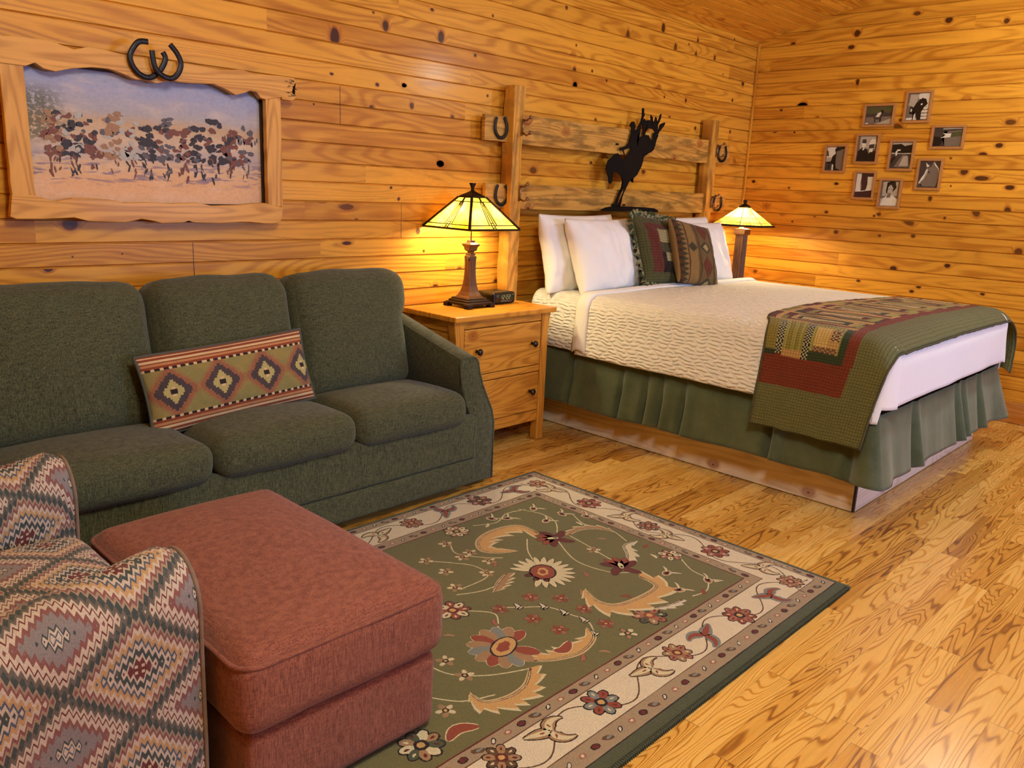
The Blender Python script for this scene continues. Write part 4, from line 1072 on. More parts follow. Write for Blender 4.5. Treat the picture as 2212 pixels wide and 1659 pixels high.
def coverlet(u, v):
    # u across (left hang, top, right hang); v along (foot hang .. head)
    qh = .352
    a0, a1 = MX0 - .012 + RR - math.pi / 2 * RR - (qh - RR), MX1 + .012 - RR + math.pi / 2 * RR + (qh - RR)
    b0, b1 = MY0 - .012 + RF - math.pi / 2 * RF - (.305 - RF), 2.90
    a = a0 + (a1 - a0) * u; b = b0 + (b1 - b0) * v
    # rounded hanging corners
    la = max(0, MX0 + RR - a, a - (MX1 - RR)); lb = max(0, MY0 + RR - b)
    p = cover_pt(a, b, .012)
    if la > 0 and lb > 0:
        cx = MX0 + RR if a < 4.5 else MX1 - RR; sg = -1 if a < 4.5 else 1
        ang = math.atan2(lb, la); m = max(la, lb)
        q = math.pi / 2 * RR
        rad = (RR + .024) * math.sin(min(1., m / q) * math.pi / 2) + (.02 * smst(q, .4, m))
        drop = RR * (1 - math.cos(min(1., m / q) * math.pi / 2)) + max(0, m - q)
        p = [cx + sg * rad * math.cos(ang), MY0 + RR - rad * math.sin(ang), bedsurf(cx, MY0 + RR) + .012 - drop]
    return p
bm, V = gridsurf(coverlet, 150, 120, uvfn=lambda u, v: (u * 2.5, v * 2.1))
cov = link('coverlet', bm, [M_cov, M_sheet], smooth=True)
for f in cov.data.polygons:
    c = f.center
    if c.y < MY0 + .02: f.material_index = 1
tag(cov, 'white quilted matelasse coverlet spread over the bed', 'bedspread')
md = cov.modifiers.new('s', 'SOLIDIFY'); md.thickness = .006; md.offset = -1
# smooth folded hem band along the head edge of the coverlet
def hem(u, v):
    a0 = MX0 - .012 + RR - math.pi / 2 * RR - (.350 - RR); a1 = MX1 + .012 - RR + math.pi / 2 * RR + (.350 - RR)
    a = a0 + (a1 - a0) * u
    b = 2.825 + .095 * v + .018 * math.sin(u * 7)
    p = cover_pt(a, b, .016 + .012 * math.sin(math.pi * min(1, max(0, v))))
    return p
bm, V = gridsurf(hem, 150, 8)
hm = link('hem_band', bm, M_sheet, cov); md = hm.modifiers.new('s', 'SOLIDIFY'); md.thickness = .006; md.offset = -1
def blanket(u, v):
    a0 = MX0 - .006 + RR - math.pi / 2 * RR - (.330 - RR); a1 = MX1 + .006 - RR + math.pi / 2 * RR + (.33 - RR)
    p = cover_pt(a0 + (a1 - a0) * u, 2.70 + .585 * v, .004, flare=.012, wob=.014, seed=4.)
    return p
bm, V = gridsurf(blanket, 140, 40, uvfn=lambda u, v: (u * 2.5, v * .6))
bl = link('under_coverlet', bm, M_cov); md = bl.modifiers.new('s', 'SOLIDIFY'); md.thickness = .006; md.offset = -1
tag(bl, 'white quilted under-layer showing between the folded coverlet and the pillows', 'bedspread')

# ------------------------------------------------------------------ patchwork quilt runner
olive, olive2 = rgb(118, 116, 70), rgb(104, 102, 58)
q_red, q_tan, q_cream, q_khaki = rgb(132, 62, 40), rgb(206, 162, 98), rgb(210, 190, 140), rgb(150, 136, 66)
q_dg, q_lg, q_mar, q_blk = rgb(62, 72, 46), rgb(168, 160, 84), rgb(104, 48, 34), rgb(36, 36, 28)
def chk(s, t, a, b, w=.008): return a if (int(s / w) + int(t / w)) % 2 else b
def qcol(s, t):
    """s: metres along the runner from its left hanging edge, t: metres from the pillow side edge"""
    if t > .435: return olive
    if s < .195: return olive
    if s < .335: return q_red if (t < .43) else olive
    if t > .385:
        return q_red if int(s / .5) % 1 == 0 else q_mar
    if s < .60:
        if t < .055: return q_dg if s < .365 else q_khaki
        if t < .085: return chk(s, t, q_blk, rgb(190, 180, 140)) if s > .345 else q_red
        if t < .185:
            if s < .37: return q_tan
            return q_lg if int(t / .018) % 2 else q_khaki
        if t < .215: return chk(s, t, q_blk, rgb(190, 180, 140))
        if s > .575: return chk(s, t, q_blk, rgb(190, 180, 140))
        if s < .375 or t > .355: return q_dg
        if t < .235 or s > .545 or t > .345: return q_lg
        if s < .405: return chk(s, t, rgb(180, 140, 96), rgb(112, 80, 56), .012)
        if t > .305 and s > .44: return chk(s, t, rgb(200, 170, 120), rgb(96, 70, 50), .012)
        return rgb(216, 184, 110) if t < .30 else q_tan
    # blocks on top
    u = s - .60
    k = int(u / .255); f = u - k * .255
    if f < .035: return q_tan
    if t < .03: return q_khaki if k % 2 else q_mar
    if t < .06: return q_tan
    a, b = f - .035, .255 - f; c, d = t - .06, .385 - t
    e = min(a, b, c, d)
    if e < .018: return (q_khaki, q_dg, q_tan, q_lg)[k % 4] if a < b else q_mar
    if e < .040: return q_mar if (a < .04 or c < .04) else q_lg
    if e < .058: return (q_tan, q_khaki)[k % 2]
    if e < .080: return q_mar if k % 2 else q_dg
    return chk(s, t, q_cream, rgb(196, 160, 110), .014)
QPATH = [(3.500, .365), (3.508, .44), (3.518, .52), (3.530, .60), (3.538, .68), (3.548, .745), (3.575, .798), (3.625, .832), (3.70, .842)] + [(3.75 + .1 * i, None) for i in range(17)] + [(5.42, .838), (5.50, .826), (5.57, .795), (5.635, .745), (5.675, .68), (5.69, .60), (5.690, .53), (5.680, .46)]
QP = [(x, bedsurf(x, 1.6) + .020 if z is None else z) for x, z in QPATH]
QL = [0.]
for a, b in zip(QP, QP[1:]): QL.append(QL[-1] + math.dist(a, b))
QT = QL[-1]
def qpath(s):
    s = max(0, min(QT, s))
    for i in range(len(QP) - 1):
        if s <= QL[i + 1]:
            t = (s - QL[i]) / (QL[i + 1] - QL[i])
            # catmull-rom
            p0, p1, p2, p3 = QP[max(0, i - 1)], QP[i], QP[i + 1], QP[min(len(QP) - 1, i + 2)]
            r = []
            for j in (0, 1):
                r.append(.5 * (2 * p1[j] + (p2[j] - p0[j]) * t + (2 * p0[j] - 5 * p1[j] + 4 * p2[j] - p3[j]) * t * t + (3 * p1[j] - p0[j] - 3 * p2[j] + p3[j]) * t ** 3))
            return r
    return QP[-1]
def quilt(s, t):
    x, z = qpath(s)
    top = smst(.40, .60, s) * (1 - smst(QT - .42, QT - .28, s))
    hang = 1 - smst(.2, .45, s)
    yfar = 1.755 + .115 * smst(.35, .8, s) + .07 * math.sin(max(0, s - .5) * 2.2) * top
    ynear = 1.188 + .05 * hang * (1 - s / .45)
    # the foot-side edge hangs vertically at the left end
    y = yfar + (ynear - yfar) * (t / .58)
    # roll over the foot edge of the mattress
    yc = MY0 - .012 - .012 + RF
    if y < yc:
        q = RF + .016
        z -= (q - math.sqrt(max(0, q * q - (yc - y) ** 2))) * smst(.30, .48, s) * (1 - smst(QT - .45, QT - .1, s) * .5)
    x += (-.012 - .020 * nz(y * 7, 3.)) * hang * (1 - s / .45) + .004 * nz(s * 9, y * 9)
    if s > QT - .5: x += .03 * nz(y * 6, 9) * smst(QT - .5, QT, s)
    z += .0035 * nz(s * 12, t * 12) + .003 * nz(s * 30, t * 9, 4)
    return (x, y, z)
M_quilt = colattr('patchwork_quilt', vary=.35, scale=300, bump=.9, ribs=(74, 74))
bm, V = gridsurf(quilt, 330, 72, 0., QT, 0., .58, colfn=qcol)
qo = link('quilt_runner', bm, M_quilt)
md = qo.modifiers.new('s', 'SOLIDIFY'); md.thickness = .012; md.offset = -1
tag(qo, 'olive and rust patchwork quilt folded across the foot of the bed', 'quilt')
bm = bmesh.new()
tube(bm, [Vector(quilt(QT * i / 220, .58)) + Vector((0, -.002, -.006)) for i in range(221)], .006, 6)
tube(bm, [Vector(quilt(QT * i / 220, 0)) + Vector((0, .002, -.006)) for i in range(221)], .006, 6)
tube(bm, [Vector(quilt(0, .58 * i / 40)) + Vector((0.006, 0, 0)) for i in range(41)], .006, 6)
link('binding', bm, plain('olive_binding', rgb(86, 80, 48), .95, vary=.15), qo)

# ------------------------------------------------------------------ pillows
def bedpillow(x, y, z, w, h, th, rx, rz, label, seed, ry=0.):
    bm = pillow(w, h, th, None, 60, 44, pinch=.05, seed=seed, wr=.020, sag=.03, power=.45, wf=7)
    root = link('bed_pillow', bm, M_sheet, None, loc=(x, y, z), rot=(R(rx), R(ry), R(rz)))
    tag(root, label, 'pillow', 'white bed pillows')
bedpillow(3.915, 3.215, 1.035, .74, .47, .19, -12, 3, 'white pillow leaning on the headboard, hindmost on the near side', 1.)
bedpillow(3.985, 3.075, 1.028, .70, .46, .20, -20, 6, 'white pillow in front of another on the near side of the bed', 5.)
bedpillow(4.98, 3.20, 1.035, .74, .46, .19, -12, -3, 'white pillow leaning on the headboard on the far side of the bed', 9.)
bedpillow(4.985, 3.05, 1.020, .74, .44, .19, -20, -2, 'white pillow behind the tapestry cushion on the far side of the bed', 13.)
# patchwork sham with ruffled edge
def sham_col(u, v):
    x, y = u, v
    red, gr, dg, cr, bk = rgb(104, 50, 38), rgb(88, 84, 48), rgb(58, 62, 44), rgb(168, 152, 104), rgb(40, 30, 24)
    if min(x, 1 - x, y, 1 - y) < .13: return gr
    if x < .33: return red
    if y > .80: return dg if x > .6 else red
    if x < .55:
        if .58 < y < .78: return cr
        if .30 < y < .44 and x > .42: return cr
        return rgb(78, 70, 48) if y > .44 else bk
    if y > .68: return cr if x < .8 else gr
    return chk(x, y, dg, bk, .04)
M_sham = colattr('patchwork_sham', vary=.35, scale=300, bump=.8, ribs=(26, 26))
sham = empty('patchwork_sham', (4.42, 2.98, .835), 'square patchwork sham cushion with ruffled edge, in front of the white pillows', 'cushion')
MS = TR(4.43, 2.975, 1.050, -24, 6, -2)
bm = pillow(.49, .45, .13, sham_col, 60, 60, pinch=.04, seed=20., wr=.010)
xform(bm, MS); wl('cover', bm, M_sham, sham)
def ruf_col(u, v): return rgb(150, 140, 100) if nz(u * 60, v * 2) > .05 else rgb(74, 78, 48)
def ruffle(u, v):
    t = (u * 4) % 4; s = int(t); fr = t - s
    a, b = ((fr * 2 - 1, -1), (1, fr * 2 - 1), (1 - fr * 2, 1), (-1, 1 - fr * 2))[s % 4]
    m = max(abs(a), abs(b)); rr = 1.0
    # superellipse-ish corners
    L = (abs(a) ** 8 + abs(b) ** 8) ** (1 / 8)
    a, b = a / L, b / L
    k = 1 + .16 * v
    wob = .016 * v * math.sin(u * 2 * math.pi * 46 + 3 * nz(u * 20, 0))
    return MS @ Vector((.240 * a * k, wob, .220 * b * k + .004 * math.sin(u * 400)))
bm, _ = gridsurf(ruffle, 600, 5, colfn=ruf_col)
rf = wl('ruffle', bm, colattr('ruffle_cloth', vary=.3, scale=300), sham); md = rf.modifiers.new('s', 'SOLIDIFY'); md.thickness = .003
# tapestry cushion
def kil_col(u, v):
    tan, brn, rst, grn, cr = rgb(142, 108, 60), rgb(88, 54, 32), rgb(104, 50, 30), rgb(70, 62, 40), rgb(170, 146, 96)
    if u < .04 or u > .97: return tan
    if u < .10: return brn if (int(v * 26) % 3) else rgb(60, 44, 30)
    if u < .20:
        k = (v * 13) % 1; w = (u - .10) / .10
        return grn if w < 1 - abs(k * 2 - 1) else tan
    if u < .23: return brn
    if u < .40:
        for c in (.55,):
            d = math.floor(abs(v - c) / .012) * .012 + abs(u - .315) * .8
            if d < .075: return grn
        return tan
    if u < .44: return rgb(110, 80, 46)
    if u < .83:
        uc = .635
        for c, s in ((.28, 1.), (.86, 1.)):
            dv = math.floor(abs(v - c) / .016) * .016; d = abs(u - uc) + dv * .8
            if d < .11: return rst
            if d < .14: return brn if (int(v * 50) % 2) else rst
        for c in (.57, 1.1, .0):
            dv = abs(v - c); d = abs(u - uc) * .7 + math.floor(dv / .016) * .016
            if d < .05: return cr
            if d < .10: return grn
        return rgb(112, 88, 52) if abs(u - uc) < .15 else rgb(86, 66, 38)
    if u < .87: return grn
    return tan
kil = empty('tapestry_cushion', (4.62, 2.86, .835), 'brown tapestry cushion with rust diamonds leaning on the patchwork sham', 'cushion')
bm = pillow(.435, .43, .13, kil_col, 84, 84, pinch=.03, seed=30., wr=.006)
MK = TR(4.635, 2.862, 1.035, -24, 9, -6)
xform(bm, MK); wl('cover', bm, M_weave, kil)

# ------------------------------------------------------------------ headboard
M_rail = pine('weathered_pine_rail', 0, 2, v0=-5, pitch=20, L=20, seed=33., knots=.35, light=(206, 150, 66), dark=(150, 98, 34), rough=.5, tone=0, weather=.6, coat=0.)
M_post = pine('rough_log_post', 2, 0, v0=-5, pitch=20, L=20, seed=37., knots=.45, light=(218, 154, 60), dark=(154, 94, 28), rough=.5, tone=0, weather=.45, coat=0.)
hb = empty('headboard', (4.45, 3.34, 0), 'tall rustic headboard of two posts and two plank rails behind the bed', 'headboard')
def rough_post(x0, x1, y0, y1, z1, seed):
    bm = bmesh.new()
    N = 60; rings = []
    for i in range(N + 1):
        z = .001 + (z1 - .001) * i / N
        ring = []
        base = [(x0, y0), ((x0 + x1) / 2, y0), (x1, y0), (x1, (y0 + y1) / 2), (x1, y1), ((x0 + x1) / 2, y1), (x0, y1), (x0, (y0 + y1) / 2)]
        for k, (x, y) in enumerate(base):
            j = .004 * nz(z * 5 + seed, k * 3.1) + .002 * nz(z * 16 + seed, k * 2.3)
            corner = k in (0, 2, 4, 6)
            dx = (1 if x > (x0 + x1) / 2 else -1 if x < (x0 + x1) / 2 else 0); dy = (1 if y > (y0 + y1) / 2 else -1 if y < (y0 + y1) / 2 else 0)
            ch = .003 + (.010 * max(0, nz(z * 2.2 + seed, k)) if corner else 0)
            x += dx * (j - (ch if corner else 0)); y += dy * (j - (ch if corner else 0))
            zz = z + (.006 * nz(k * 2., seed) if i == N else 0)
            ring.append(bm.verts.new((x, min(y, YB - .003), zz)))
        rings.append(ring)
    for A, B in zip(rings, rings[1:]):
        for k in range(8): bm.faces.new((A[k], A[(k + 1) % 8], B[(k + 1) % 8], B[k]))
    bm.faces.new(rings[0][::-1]); bm.faces.new(rings[-1])
    return bm
wl('post', rough_post(3.362, 3.452, 3.298, 3.386, 1.955, 1.), M_post, hb, smooth=False, bevel=.002)
wl('post', rough_post(5.443, 5.540, 3.298, 3.386, 1.950, 5.), M_post, hb, smooth=False, bevel=.002)
for z0, z1 in ((1.645, 1.806), (1.283, 1.424)):
    bm = bmesh.new()
    N = 40
    lo = [(3.445 + 2.01 * i / N, z0 + .004 * nz(i * .3, z0)) for i in range(N + 1)]
    hi = [(3.445 + 2.01 * i / N, z1 + .005 * nz(i * .3, z1 + 4)) for i in range(N + 1)]
    prism(bm, lo + hi[::-1], 3.322, 3.362, axis=1)
    wl('rail', bm, M_rail, hb, smooth=False, bevel=.003)
bm = bmesh.new(); box(bm, 3.447, 5.447, 3.33, 3.36, .62, .745); wl('lower_rail', bm, M_rail, hb, smooth=False, bevel=.003)
M_iron = plain('horseshoe_iron', rgb(44, 38, 36), .38, .75)
M_block = pine('mount_block_pine', 0, 2, v0=-5, pitch=20, L=20, seed=41., knots=.2, light=(206, 152, 70), dark=(150, 100, 36), rough=.5, tone=0, weather=.3, coat=0.)
def horseshoe_pts(cx, y, cz, w, h, tilt=0.):
    pts = []
    for i in range(25):
        t = -1 + 2 * i / 24
        a = t * 2.55
        x = math.sin(a) * w / 2 * (1 if abs(a) < 1.6 else 1)
        z = -math.cos(a) * h * .5
        # open top: stretch the branches up
        if abs(a) > math.pi / 2: z = (abs(a) - math.pi / 2) * h * .52; x = math.copysign(w / 2 * (1 - .35 * (abs(a) - math.pi / 2) ** 2), a)
        X = x * math.cos(tilt) - z * math.sin(tilt); Z = x * math.sin(tilt) + z * math.cos(tilt)
        pts.append((cx + X, y, cz + Z))
    return pts
def horseshoe(pts, parent, flat=.55, r=.0095):
    bm = bmesh.new()
    tube(bm, pts, r, 10)
    # flatten through its thickness
    y = sum(p[1] for p in pts) / len(pts)
    for v in bm.verts: v.co.y = y + (v.co.y - y) * flat
    for i in range(3, len(pts) - 3, 3):
        p = Vector(pts[i]); bmesh.ops.create_cube(bm, size=.005, matrix=Matrix.Translation((p.x, p.y - r * flat, p.z)))
    return wl('horseshoe', bm, M_iron, parent, autosmooth=50)
for (x0, x1, z0, z1, tl) in ((3.188, 3.385, 1.652, 1.788, .1), (3.210, 3.385, 1.290, 1.424, .0), (5.535, 5.80, 1.650, 1.79, .0), (5.535, 5.80, 1.285, 1.42, -.1)):
    bm = bmesh.new(); box(bm, x0, x1, 3.345, 3.372, z0, z1)
    blk = wl('mount_block', bm, M_block, hb, smooth=False, bevel=.003)
    cx = x0 + .115 if x0 < 4 else x0 + .14
    horseshoe(horseshoe_pts(cx, 3.334, (z0 + z1) / 2 + .004, .092 if x0 < 4 else .115, .108, tl), blk)
    bm = bmesh.new(); box(bm, x0 + .05, x0 + .07, 3.371, 3.404, (z0 + z1) / 2 - .01, (z0 + z1) / 2 + .01); wl('spacer', bm, M_block, blk, smooth=False)
M_hook = plain('aged_brass_hook', rgb(150, 112, 84), .35, .8)
for (x, z) in ((3.430, 1.735), (3.430, 1.375), (5.522, 1.735), (5.515, 1.365)):
    bm = bmesh.new()
    tube(bm, [(x, 3.294, z - .045), (x, 3.288, z + .045)], .006, 8)
    tube(bm, [(x, 3.292, z + .035), (x + .004, 3.262, z + .038), (x + .006, 3.240, z + .050)], .0055, 8)
    tube(bm, [(x, 3.292, z - .030), (x + .002, 3.262, z - .044), (x + .004, 3.238, z - .034)], .0055, 8)
    for q in ((x + .006, 3.238, z + .053), (x + .004, 3.235, z - .030)):
        bmesh.ops.create_uvsphere(bm, u_segments=12, v_segments=8, radius=.0105, matrix=Matrix.Translation(q))
    wl('coat_hook', bm, M_hook, hb)

# bronco silhouette
bm = bmesh.new()
for i, (k, pts) in enumerate(BR.items()):
    prism(bm, pts, 3.3025 - .00015 * i, 3.3055 + .00015 * i, axis=1)
for z in (1.70, 1.32): 
    for x in (4.33, 4.45): box(bm, x, x + .01, 3.305, 3.3215, z, z + .01)
bmesh.ops.triangulate(bm, faces=[f for f in bm.faces if len(f.verts) > 4])
br = link('bucking_horse_silhouette', bm, plain('blackened_steel', rgb(20, 14, 9), .8, .0, .15, vary=.1), smooth=False)
tag(br, 'black steel silhouette of a rider on a bucking horse mounted on the headboard rails', 'wall decoration')
def cr(pts, k=6):
    out = []
    n = len(pts)
    for i in range(n - 1):
        p0, p1, p2, p3 = pts[max(0, i - 1)], pts[i], pts[i + 1], pts[min(n - 1, i + 2)]
        for j in range(k):
            t = j / k
            out.append(tuple(.5 * (2 * p1[q] + (p2[q] - p0[q]) * t + (2 * p0[q] - 5 * p1[q] + 4 * p2[q] - p3[q]) * t * t + (3 * p1[q] - p0[q] - 3 * p2[q] + p3[q]) * t ** 3) for q in (0, 1)))
    out.append(tuple(pts[-1])); return out
# ------------------------------------------------------------------ framed painting
def frame_wood(name, iu, iv, seed):
    return pine(name, iu, iv, v0=-5, pitch=20, L=20, seed=seed, knots=.12, light=(224, 160, 74), dark=(180, 116, 44), rough=.42, tone=0)
pf_ = empty('framed_painting', (1.41, 3.38, 1.21), 'wide dusty-plain painting in a carved live-edge pine frame above the sofa', 'picture')
FY0, FY1 = 3.335, 3.366
def wl3(*a, **k): return wl(*a, **k)
XL0, XR0 = .872, 1.948
top = FR['topout'] + FR['topin'][0:1] + FR['topin'][1:] + [(XL0 - .02, 1.74), (XL0 - .02, 1.86)]
tz = FR['topout']
bm = bmesh.new(); prism(bm, [(XL0 - .03, 1.742), (XL0 - .03, 1.872)] + tz[1:] + [(1.948, 1.742)] + FR['topin'], FY0 - .004, FY1, axis=1)
bmesh.ops.triangulate(bm, faces=[f for f in bm.faces if len(f.verts) > 4])
wl('frame_top', bm, frame_wood('frame_pine_top', 0, 2, 61.), pf_, smooth=False, bevel=.003)
bo = FR['botout']; bi = FR['botin']
bm = bmesh.new(); prism(bm, [(1.946, 1.27)] + bo + [(XL0, 1.30)] + bi, FY0, FY1, axis=1)
bmesh.ops.triangulate(bm, faces=[f for f in bm.faces if len(f.verts) > 4])
wl('frame_bottom', bm, frame_wood('frame_pine_bottom', 0, 2, 67.), pf_, smooth=False, bevel=.003)
for (a, b, z0, z1) in ((XL0, .948, 1.28, 1.745), (1.874, 1.947, 1.275, 1.742)):
    bm = bmesh.new()
    N = 20
    e1 = [(a + .003 * nz(i * .5, a), z0 + (z1 - z0) * i / N) for i in range(N + 1)]; e2 = [(b + .002 * nz(i * .5, b), z0 + (z1 - z0) * i / N) for i in range(N + 1)]
    prism(bm, e1 + e2[::-1], FY0 + .001, FY1 - .001, axis=1)
    wl('frame_side', bm, frame_wood('frame_pine_side', 2, 0, 71. + a), pf_, smooth=False, bevel=.003)
bm = bmesh.new(); box(bm, .92, 1.90, 3.386, 3.392, 1.25, 1.79); box(bm, 1.0, 1.04, 3.392, 3.4095, 1.3, 1.7); box(bm, 1.7, 1.74, 3.392, 3.4095, 1.3, 1.7)
for q in ((.905, .945, 1.25, 1.78), (1.878, 1.915, 1.25, 1.78), (.92, 1.90, 1.25, 1.28), (.92, 1.9, 1.76, 1.79)): box(bm, q[0], q[1], 3.366, 3.388, q[2], q[3])
wl('backing', bm, plain('dark_backing', rgb(60, 36, 18), .8), pf_, smooth=False)
# the canvas is a plain generic dusty landscape
def canvas():
    n = NT('painted_dusty_plain')
    uv = n.sep(n.co('UV')); u, v = uv[0], uv[1]
    nb = n.noise(n.xyz(n.mul(u, 4), n.mul(v, 3), 0.), 1., 5, .6, .5)
    nf = n.noise(n.xyz(n.mul(u, 60), n.mul(v, 40), 2.), 1., 4, .6, .5)
    vv = n.add(v, n.mul(n.sub(nb, .5), .10), n.mul(n.sub(nf, .5), .03))
    sky = n.ramp(vv, [(0., rgb(230, 179, 132)), (.18, rgb(228, 174, 125)), (.30, rgb(221, 179, 138)), (.38, rgb(190, 168, 159)), (.50, rgb(212, 179, 147)), (.62, rgb(201, 163, 125)), (.70, rgb(179, 168, 168)), (.86, rgb(168, 165, 188)), (1., rgb(159, 159, 185))])
    dust = n.ss(.45, .75, n.noise(n.xyz(n.mul(u, 6), n.mul(v, 9), 5.), 1., 4, .6))
    sky = n.mix(n.mul(dust, .35), sky, rgb(239, 208, 179))
    # low lavender shadows lying on the sand
    band = n.mul(n.ss(.12, .2, v), n.ss(.42, .30, v))
    sh = n.mul(n.ss(.52, .60, n.noise(n.xyz(n.mul(u, 9), n.mul(v, 26), 8.), 1., 3, .6, .4)), band)
    sky = n.mix(n.mul(sh, .75), sky, rgb(125, 107, 132))
    # dim tree mass at the left edge
    tr = n.mul(n.mul(n.ss(.20, .08, n.add(u, n.mul(n.sub(nb, .5), .1))), n.ss(.42, .50, v)), n.ss(.95, .80, n.add(v, n.mul(nf, .1))))
    tr = n.mul(tr, n.ss(.38, .52, nf))
    sky = n.mix(n.mul(tr, .8), sky, rgb(94, 89, 64))
    col = n.mix(n.mul(n.ss(.4, .7, nf), .12), sky, rgb(100, 78, 67))
    n.set(color=col, rough=.6, spec=.3); n.bump(nf, .3, .002)
    return n.mat
def flat(name, c, rough=.6):
    n = NT(name); f = n.noise(n.co(), 120, 4, .6)
    n.set(color=n.mix(n.mul(f, .55), c, tuple(x * .45 for x in c[:3]) + (1,)), rough=rough); return n.mat
mats = [canvas(), flat('paint_bay', rgb(132, 72, 48)), flat('paint_dark', rgb(56, 42, 38)), flat('paint_pale', rgb(196, 184, 170)), flat('paint_grey', rgb(104, 92, 92)), flat('paint_ochre', rgb(176, 126, 84)), flat('paint_lavender', rgb(112, 98, 122))]
bm = bmesh.new()
X0, X1, Z0c, Z1c = .925, 1.868, 1.272, 1.768
gridsurf(lambda u, v: (X0 + (X1 - X0) * u, 3.3845, Z0c + (Z1c - Z0c) * v), 2, 2, bm=bm)
def blob(cx, cz, rx, rz, m, layer, seed, N=26, jag=.28, rot=0.):
    pts = []
    for i in range(N):
        a = 2 * math.pi * i / N
        k = 1 + jag * nz(math.cos(a) * 1.7 + seed, math.sin(a) * 1.7, seed) + jag * .6 * nz(math.cos(a) * 5, math.sin(a) * 5 + seed, seed)
        x, z = rx * k * math.cos(a), rz * k * math.sin(a)
        pts.append((cx + x * math.cos(rot) - z * math.sin(rot), 3.3843 - .00012 * layer, cz + x * math.sin(rot) + z * math.cos(rot)))
    f = bm.faces.new([bm.verts.new(p) for p in pts]); f.material_index = m
# loose dabs of paint along the dusty middle distance
rnd = random.Random(4)
tones = [1, 2, 1, 5, 3, 2, 4, 1, 2, 2, 1, 4]
for i in range(560):
    u = rnd.random(); cx = 1.00 + .83 * u
    k = min(11, int(u * 12))
    top = 1.600 + .022 * math.sin(k * 2.3)
    low = rnd.random() < .3
    z = rnd.uniform(1.375, 1.45) if low else 1.45 + (top - 1.45) * rnd.random() ** 1.4
    if abs((u * 12) % 1 - .5) > (.30 if low else .44) : continue
    m = tones[(k + (i % 4 == 0) * 3 + (i % 7 == 0)) % 12]
    if low and m in (3, 5): m = 1
    sx, sz = (.0035, .013) if low else (.013, .009)
    blob(cx, z, sx * rnd.uniform(.6, 1.4), sz * rnd.uniform(.6, 1.4), m, 1 + (i % 30) * .5, i * 3.3, rot=rnd.uniform(-.6, .6), jag=.5, N=14)
for i in range(26):
    blob(1.70 + rnd.uniform(0, .16), 1.545 + rnd.uniform(-.012, .014), .004, .011, 4, 0, i, N=10)
bmesh.ops.triangulate(bm, faces=[f for f in bm.faces if len(f.verts) > 4])
cv = wl('canvas', bm, mats, pf_, smooth=False)
horseshoe([(x, 3.318, z) for x, z in cr(FR['shoeA'], 4)], pf_, .5, .0105)
horseshoe([(x, 3.302, z) for x, z in cr(FR['shoeB'], 4)], pf_, .5, .0105)
# chewed end marks of the top board
bm = bmesh.new()
rr = random.Random(3)
for i in range(22):
    x = 1.972 + rr.random() * .045; z = 1.745 + rr.random() * .075
    pts = [(x + .007 * math.cos(a), FY0 - .0045, z + .004 * math.sin(a)) for a in [R(20 + 14 * k) for k in range(11)]]
    tube(bm, pts, .0012, 5)
wl('carved_marks', bm, plain('burnt_carving', rgb(84, 46, 20), .7), pf_)

# ------------------------------------------------------------------ nine small photographs on the right wall
M_fr = plain('small_frame_oak', rgb(192, 128, 66), .45, vary=.1)
M_fr2 = plain('small_frame_oak_dark', rgb(128, 72, 40), .5, vary=.1)
def photo_mat(name, c):
    n = NT(name); f = n.noise(n.co(), 70, 4, .65)
    n.set(color=n.mix(n.mul(f, .5), c, tuple(x * .4 for x in c[:3]) + (1,)), rough=.25, spec=.5); return n.mat
PM = [photo_mat('photo_black', rgb(30, 24, 22)), photo_mat('photo_dark', rgb(72, 60, 54)), photo_mat('photo_mid', rgb(124, 108, 94)), photo_mat('photo_light', rgb(186, 168, 146)), photo_mat('photo_white', rgb(232, 218, 196)), photo_mat('photo_maroon', rgb(70, 40, 38)), photo_mat('photo_green', rgb(86, 84, 52))]
